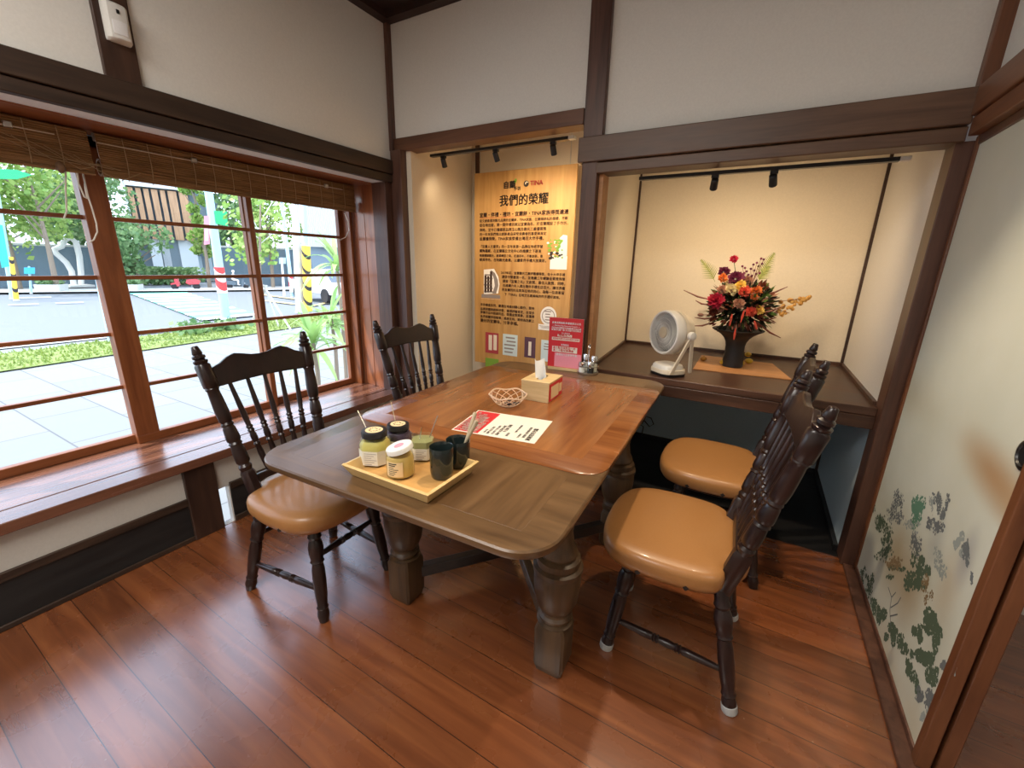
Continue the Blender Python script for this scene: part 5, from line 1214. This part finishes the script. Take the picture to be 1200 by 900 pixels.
card(o, b, ((251, 247), (266, 248), (267, 265), (253, 262)), Rd-.1, M['sign_green'], 'green_banner')
o, b, t, r, Rd = pole('street_pole', 'pale blue street pole beside the thick window post', 91, 200, 133, 402, 7, 'pole_blue')
o, b, t, r, Rd = pole('utility_pole', 'thick grey concrete utility pole in the right-hand sash', 345, 225, 352, 366, 9, 'concrete')
o, b, t, r, Rd = pole('utility_pole', 'slim pole in yellow and black guard sleeve beside the concrete pole', 356, 225, 361.5, 366.5, 5.4, 'pole_blue')
MB().lathe([(0, r*1.75), (1, r*1.75)], t*.0+Vector((0, 0, .05)), t*.57, 14).build('guard_sleeve', M['yellow_black'], o)
o, b, t, r, Rd = pole('signal_pole', 'thin leaning light pole with red and white foot in the right-hand sash', 328, 220, 342, 338, 3.6, 'pole_blue', R=24)
MB().lathe([(0, r*1.5), (1, r*1.4)], t*.05, t*.2, 12).build('striped_foot', M['red_white'], o)
o, b, t, r, Rd = pole('meter_post', 'short white post with grey box near the thin leaning pole', 330, 302, 332, 337, 2.5, 'white_paint', R=25)
card(o, b, ((327, 302), (335, 302), (335, 309), (327, 309)), Rd, M['pole_blue'], 'meter_box', .3)
o, b, t, r, Rd = pole('sign_column', 'teal street sign on a leaning pole at the left edge of the view', -6, 215, 13, 340, 4, 'pole_blue', R=27)
card(o, b, ((-8, 262), (3, 264), (11, 312), (2, 314)), Rd-.3, M['sign_teal'], 'sign_board')
card(o, b, ((-40, 196), (20, 199), (38, 205), (20, 210), (-40, 209)), Rd+1, M['sign_green'], 'direction_board')
o, b, t, r, Rd = pole('warning_post', 'short yellow and black warning post next to the teal sign', 13, 301, 16, 341, 3.2, M['yellow_black'], R=26)
o, b, t, r, Rd = pole('blue_signboard', 'small blue signboard on a post before the slate wall', 34, 312, 35, 338, 1.6, 'pole_blue', 'sign', R=30)
card(o, b, ((28, 313.5), (41, 313.5), (41, 321), (28, 321)), Rd-.1, M['sign_blue'], 'sign_board')
# white sculpture
sb = GR(82, 336); Rd = math.hypot(sb.x-CAM.x, sb.y-CAM.y)
o = thing('street_sculpture', 'white angular hoop sculpture on the far pavement', 'sculpture', sb)
pts = [DIST(u, v, Rd)-sb for u, v in ((87, 336), (84, 318), (78, 308), (66, 297), (64, 292), (72, 289), (76, 281), (83, 279), (89, 284), (93, 300), (95, 320), (95, 336))]
pts[0].z = pts[-1].z = .02
MB().tube(pts, .14, 8).build('bent_hoop', M['white_paint'], o)
MB().box(pts[0].x-.5, pts[0].x+.9, pts[0].y-.4, pts[-1].y+.4, 0, .12).build('base', M['concrete'], o)
# planters
def planter(lab, u0, u1, v0, v1):
    a, b = GR(u0, v1), GR(u1, v1); c = (a+b)/2; o = thing('street_planter', lab, 'planter', c, math.atan2(b.y-a.y, b.x-a.x)); L = (b-a).length/2
    h = DIST((u0+u1)/2, v0, math.hypot(c.x-CAM.x, c.y-CAM.y)).z-GZ
    MB().loft([[Vector((x*s, y*s, z)) for x, y in ((-L, -.4), (L, -.4), (L, .4), (-L, .4))] for s, z in ((.92, 0), (1, h), (.9, h), (.9, h-.05))]).build('trough', M['concrete'], o, bevel=.02)
    m = MB(); rg = random.Random(5)
    for k in range(160):
        p = Vector((rg.uniform(-L*.85, L*.85), rg.uniform(-.3, .3), h-.04+rg.random()*.2)); q = Vector((rg.gauss(0, 1), rg.gauss(0, 1), rg.gauss(0, 1))).normalized()*.1; e = q.orthogonal()
        m.add([p-q, p+e, p+q, p-e], [(0, 1, 2, 3)])
    tag(m.build('planting', M['leaf_b'], o, smooth=False), kind='stuff')
planter('long stone planter on the far kerb under the white sculpture', 47, 77, 333, 342)
planter('low pale planter right of the thick window post on the far kerb', 152, 166, 333, 341)
# scooters
def scooter(lab, u0, u1, v, paint, rider=False):
    a, b = GR(u0, v), GR(u1, v); c = (a+b)/2; ang = math.atan2(b.y-a.y, b.x-a.x); o = thing('motor_scooter', lab, 'scooter', c, ang); k = (b-a).length/1.85
    sc = lambda p: Vector(p)*k
    for x in (-.68, .66):
        w_ = MB().lathe([(-.05, .14), (-.055, .22), (0, .245), (.055, .22), (.05, .14)], sc((x, 0, .245)), sc((x, 1, .245)), 18, frac=False)
        w_ = MB().lathe([(-.05*k, .14*k), (-.055*k, .22*k), (0, .245*k), (.055*k, .22*k), (.05*k, .14*k)], sc((x, 0, .245)), sc((x, 1, .245)), 18, frac=False)
        wo = w_.build('wheel', M['tyre'], o)
        MB().lathe([(-.045*k, .13*k), (.045*k, .13*k)], sc((x, 0, .245)), sc((x, 1, .245)), 14, frac=False).build('hub', M['steel'], wo)
    def ex(poly, w_): return MB().loft([[sc((x, s*w_*q, z)) for x, z in poly] for s, q in ((-1, .8), (-.6, 1), (.6, 1), (1, .8))])
    ex([(.25, .38), (.85, .42), (.95, .66), (.75, .80), (.15, .74), (.05, .5)], .17).build('rear_body', M[paint], o)
    ex([(-.35, .24), (.3, .24), (.3, .36), (-.35, .34)], .15).build('footboard', M['black_matte'], o)
    ex([(-.5, .25), (-.34, .28), (-.42, .78), (-.52, 1.02), (-.6, 1.0), (-.62, .6)], .19).build('front_shield', M[paint], o)
    ex([(-.92, .44), (-.68, .52), (-.5, .46), (-.58, .4), (-.88, .36)], .09).build('front_mudguard', M[paint], o)
    ex([(.1, .74), (.8, .80), (.82, .88), (.15, .86)], .15).build('saddle', M['black_matte'], o)
    MB().tube([sc((-.46, -.34, 1.04)), sc((-.52, 0, 1.02)), sc((-.46, .34, 1.04))], .022*k, 6).build('handlebar', M['black_matte'], o)
    MB().tube([sc((-.68, 0, .26)), sc((-.5, 0, .9))], .04*k, 6).build('fork', M['steel'], o)
    return o, k
scooter('parked red scooter across the road below the slatted building', 201, 236, 339.5, 'scooter_red')
sc_, k = scooter('dark grey scooter with a rider in white across the road', 266, 292, 338.5, 'scooter_grey')
sc_.rotation_euler.z += PI
# rider
rd = bpy.data.meshes.new('person'); bm = bmesh.new(); sk = bm.verts.layers.skin.verify()
J = {'pel': (.38, 0, .93, .15), 'waist': (.34, 0, 1.08, .13), 'chest': (.26, 0, 1.30, .16), 'neck': (.22, 0, 1.46, .06), 'head': (.20, 0, 1.58, .10), 'top': (.21, 0, 1.70, .09),
     'sl': (.25, .2, 1.38, .07), 'el': (.0, .27, 1.18, .05), 'hl': (-.36, .27, 1.07, .04), 'sr': (.25, -.2, 1.38, .07), 'er': (.0, -.27, 1.18, .05), 'hr': (-.36, -.27, 1.07, .04),
     'pl': (.33, .12, .9, .1), 'kl': (-.12, .17, .82, .075), 'al': (-.06, .16, .42, .05), 'tl': (-.24, .16, .38, .04), 'pr': (.33, -.12, .9, .1), 'kr': (-.12, -.17, .82, .075), 'ar': (-.06, -.16, .42, .05), 'tr': (-.24, -.16, .38, .04)}
V = {n: bm.verts.new(Vector(p[:3])*k) for n, p in J.items()}
for n, p in J.items(): V[n][sk].radius = (p[3]*k, p[3]*k)
V['pel'][sk].use_root = True
for a, b in (('pel', 'waist'), ('waist', 'chest'), ('chest', 'neck'), ('neck', 'head'), ('head', 'top'), ('chest', 'sl'), ('sl', 'el'), ('el', 'hl'), ('chest', 'sr'), ('sr', 'er'), ('er', 'hr'), ('pel', 'pl'), ('pl', 'kl'), ('kl', 'al'), ('al', 'tl'), ('pel', 'pr'), ('pr', 'kr'), ('kr', 'ar'), ('ar', 'tr')): bm.edges.new((V[a], V[b]))
bm.to_mesh(rd); bm.free()
ro = bpy.data.objects.new('person', rd); COL.objects.link(ro); ro.location = sc_.location; ro.rotation_euler = sc_.rotation_euler
M['shirt'] = plain('white_clothes', (.75, .72, .68), .8); rd.materials.append(M['shirt'])
ro.modifiers.new('skin', 'SKIN'); sb_ = ro.modifiers.new('sub', 'SUBSURF'); sb_.levels = 1; sb_.render_levels = 1
tag(ro, 'person in pale clothes riding the dark grey scooter', 'person')
hl = MB().lathe([(0, .12*k), (.3, .14*k), (.7, .13*k), (.95, .07*k), (1, .01)], Vector((.205, 0, 1.58))*k, Vector((.215, 0, 1.76))*k, 14).build('helmet', M['white_plastic'], ro)
# white car behind the plants
cp = DIST(384, 335, 22); cp.z = GZ
car = thing('parked_car', 'white car partly hidden behind the strap-leaved plants', 'car', cp, math.atan2(cp.y-CAM.y, cp.x-CAM.x)+.5)
sec = [(-2.0, .35), (-2.05, .7), (-1.3, .88), (-.75, 1.38), (.7, 1.42), (1.4, .95), (2.0, .85), (2.05, .4)]
MB().loft([[Vector((x, y*(1 if z < .9 else .82), z)) for x, z in sec] for y in (-.82, -.78, .78, .82)]).build('car_body', M['car_white'], car, bevel=.05)
for s in (-1, 1): MB().poly([(-1.1, s*.70, .92), (-.7, s*.675, 1.32), (.62, s*.675, 1.36), (1.15, s*.70, .95)]).build('side_window', M['scooter_grey'], car)
MB().poly([(-1.32, -.55, .90), (-1.32, .55, .90), (-.80, .5, 1.36), (-.80, -.5, 1.36)]).build('windscreen', M['scooter_grey'], car)
for x in (-1.25, 1.25):
    for y in (-.78, .78): MB().lathe([(-.1, .2), (-.11, .3), (.11, .3), (.1, .2)], (x, y, .31), (x, y+1, .31), 18, frac=False).build('wheel', M['tyre'], car)
# young tree on stakes near the pavement
yb = GR(312, 384)
yt = thing('staked_sapling', 'young tree propped on three thin stakes near the lawn', 'tree', yb)
Rd = math.hypot(yb.x-CAM.x, yb.y-CAM.y)
MB().tube([(0, 0, 0), (.05, 0, 1.5), DIST(305, 240, Rd)-yb], [.05, .045, .02], 6).build('trunk', M['bark'], yt)
apex = DIST(311, 338, Rd)-yb
for (u, v) in ((293, 383), (327, 384), (341, 387)):
    q = GR(u, v)-yb; MB().tube([q, apex+(apex-q)*.08], .025, 6).build('stake', M['concrete'], yt)
m = MB()
for (u0, v0, u1, v1) in ((304, 262, 322, 232), (303, 270, 286, 238), (306, 285, 326, 268), (304, 280, 276, 258), (305, 300, 291, 292)): m.tube([DIST(u0, v0, Rd)-yb, DIST(u1, v1, Rd)-yb], .012, 5)
m.build('bare_twig', M['concrete'], yt)
m = MB(); rg = random.Random(44)
for k in range(150):
    p = DIST(rg.uniform(262, 330), rg.uniform(225, 310), Rd+rg.uniform(-.5, .5))-yb; a = Vector((rg.gauss(0, 1), rg.gauss(0, 1), rg.gauss(0, 1))).normalized()*.055; b = a.orthogonal()
    m.add([p-a, p+b, p+a, p-b], [(0, 1, 2, 3)])
tag(m.build('foliage', M['leaf_a'], yt, smooth=False), kind='stuff')
# strap-leaved plants outside the right-hand sash
def lily(lab, u, v, R, n, L, seed, stemh):
    c = DIST(u, v, R); base = Vector((c.x, c.y, GZ)); o = thing('strap_leaved_plant', lab, 'plant', base, group='strap-leaved plants outside the window'); rg = random.Random(seed)
    H = c.z-GZ; MB().tube([(0, 0, 0), (.02, .01, H*.6), (0, 0, H)], [.03, .025, .02], 8).build('stem', M['bark'], o)
    m = MB()
    for k in range(n):
        a = 2.4*k+rg.random()*.4; el = rg.uniform(.1, 1.2); l_ = L*rg.uniform(.7, 1.1); d = Vector((math.cos(a)*math.cos(el), math.sin(a)*math.cos(el), math.sin(el))); s_ = Vector((-math.sin(a), math.cos(a), 0)); p0 = Vector((0, 0, H+rg.uniform(-.15, .05)))
        rings = []
        for i in range(8):
            t = i/7; w_ = .032*math.sin(PI*min(t*.85+.12, 1))+.001; p = p0+d*l_*t+Vector((0, 0, -l_*.75*t*t*math.cos(el))); rings.append([p-s_*w_+Vector((0, 0, .008)), p, p+s_*w_+Vector((0, 0, .008))])
        m.loft(rings, closed=False)
    m.build('strap_leaves', M['leaf_c'], o)
lily('tall strap-leaved plant rising beside the right window frame', 394, 308, 6.6, 30, .62, 3, 1)
lily('lower strap-leaved plant right of the staked sapling', 388, 372, 6.2, 28, .6, 4, 1)
lily('low strap-leaved plant spreading over the pavement behind the near chair', 366, 398, 5.2, 30, .62, 5, 1)
# small shrubs in the lawn
for (u, v, lab) in ((228, 392, 'small shrub at the left of the lawn strip'), (262, 388, 'small shrub at the foot of the blue street pole')):
    b = GR(u, v); m = MB(); rg = random.Random(u)
    for k in range(70):
        p = Vector((rg.gauss(0, .22), rg.gauss(0, .22), .05+abs(rg.gauss(0, .12)))); a = Vector((rg.gauss(0, 1), rg.gauss(0, 1), rg.gauss(0, 1))).normalized()*.07; e = a.orthogonal()
        m.add([p-a, p+e, p+a, p-e], [(0, 1, 2, 3)])
    for k in range(6): m.tube([(0, 0, 0), (rg.uniform(-.3, .3), rg.uniform(-.3, .3), .35)], .01, 4)
    o = m.build('lawn_shrub', M['leaf_b'], smooth=False); o.location = b; tag(o, lab, 'shrub', kind='stuff')

# ------------------------------------------------------------------ light
sun = bpy.data.lights.new('sun', 'SUN'); sun.energy = 4.2; sun.angle = rad(.6); sun.color = (1, .95, .86)
so = bpy.data.objects.new('sun', sun); COL.objects.link(so); so.rotation_euler = Vector((1, 1.2, -2.5)).to_track_quat('-Z', 'Y').to_euler()
W = bpy.data.worlds.new('sky'); SC.world = W; W.use_nodes = True; nt = W.node_tree
sky = nt.nodes.new('ShaderNodeTexSky'); sky.sky_type = 'NISHITA'; sky.sun_disc = False; sky.sun_elevation = rad(60); sky.sun_rotation = rad(120); sky.air_density = 1.2; sky.dust_density = 1.5
bg = nt.nodes['Background']; bg.inputs['Strength'].default_value = 1
k1 = nt.nodes.new('ShaderNodeVectorMath'); k1.operation = 'SCALE'; k1.inputs['Scale'].default_value = .42; nt.links.new(sky.outputs[0], k1.inputs[0])
wc = nt.nodes.new('ShaderNodeTexCoord'); cn = nt.nodes.new('ShaderNodeTexNoise'); cn.inputs['Scale'].default_value = 1.6; cn.inputs['Detail'].default_value = 6; nt.links.new(wc.outputs['Generated'], cn.inputs['Vector'])
cr = nt.nodes.new('ShaderNodeMapRange'); cr.interpolation_type = 'SMOOTHSTEP'; cr.inputs['From Min'].default_value = .30; cr.inputs['From Max'].default_value = .52; nt.links.new(cn.outputs['Fac'], cr.inputs['Value'])
cx_ = nt.nodes.new('ShaderNodeMix'); cx_.data_type = 'RGBA'; cx_.inputs[7].default_value = (2.5, 2.85, 3.6, 1); nt.links.new(cr.outputs[0], cx_.inputs[0]); nt.links.new(k1.outputs[0], cx_.inputs[6]); nt.links.new(cx_.outputs[2], bg.inputs['Color'])
def area(name, loc, size, power, col, rot=(0, 0, 0)):
    l = bpy.data.lights.new(name, 'AREA'); l.energy = power; l.color = col; l.shape = 'RECTANGLE'; l.size, l.size_y = size
    o = bpy.data.objects.new(name, l); COL.objects.link(o); o.location = loc; o.rotation_euler = rot; return o
area('room_fill', (-.7, -.7, 2.66), (1.4, 1.2), 54, (1, .95, .88))  # unseen area light added to lift the brightness of the room walls
area('next_room_fill', (2.2, -.4, 2.66), (1.2, 1.2), 18, (1, .9, .78))  # unseen area light for the next room, no fixture modelled
def spot(loc, aim, pw, col, size=80, blend=.5, r=.03):
    l = bpy.data.lights.new('ceiling_spot', 'SPOT'); l.energy = pw; l.color = col; l.spot_size = rad(size); l.spot_blend = blend; l.shadow_soft_size = r
    o = bpy.data.objects.new('ceiling_spot', l); COL.objects.link(o); o.location = loc; o.rotation_euler = (Vector(aim)-Vector(loc)).to_track_quat('-Z', 'Y').to_euler()
spot((-.2, 1.6, 2.62), (.3, 1.2, 0), 70, (1, .80, .56), 75)
spot((.5, 1.55, 2.62), (.1, 1.15, 0), 48, (1, .80, .56), 70)

# ------------------------------------------------------------------ camera
cam = bpy.data.cameras.new('camera'); cam.sensor_width = 36; cam.lens = FPX/1200*36; cam.clip_start = .05; cam.clip_end = 500
co = bpy.data.objects.new('camera', cam); COL.objects.link(co)
Rm = Matrix((_r, _u, -_f)).transposed(); co.matrix_world = Matrix.Translation(CAM) @ Rm.to_4x4()
SC.camera = co
SC.view_settings.view_transform = 'Standard'; SC.view_settings.look = 'None'; SC.view_settings.gamma = 1; SC.view_settings.use_curve_mapping = False
SC.view_settings.exposure = .38
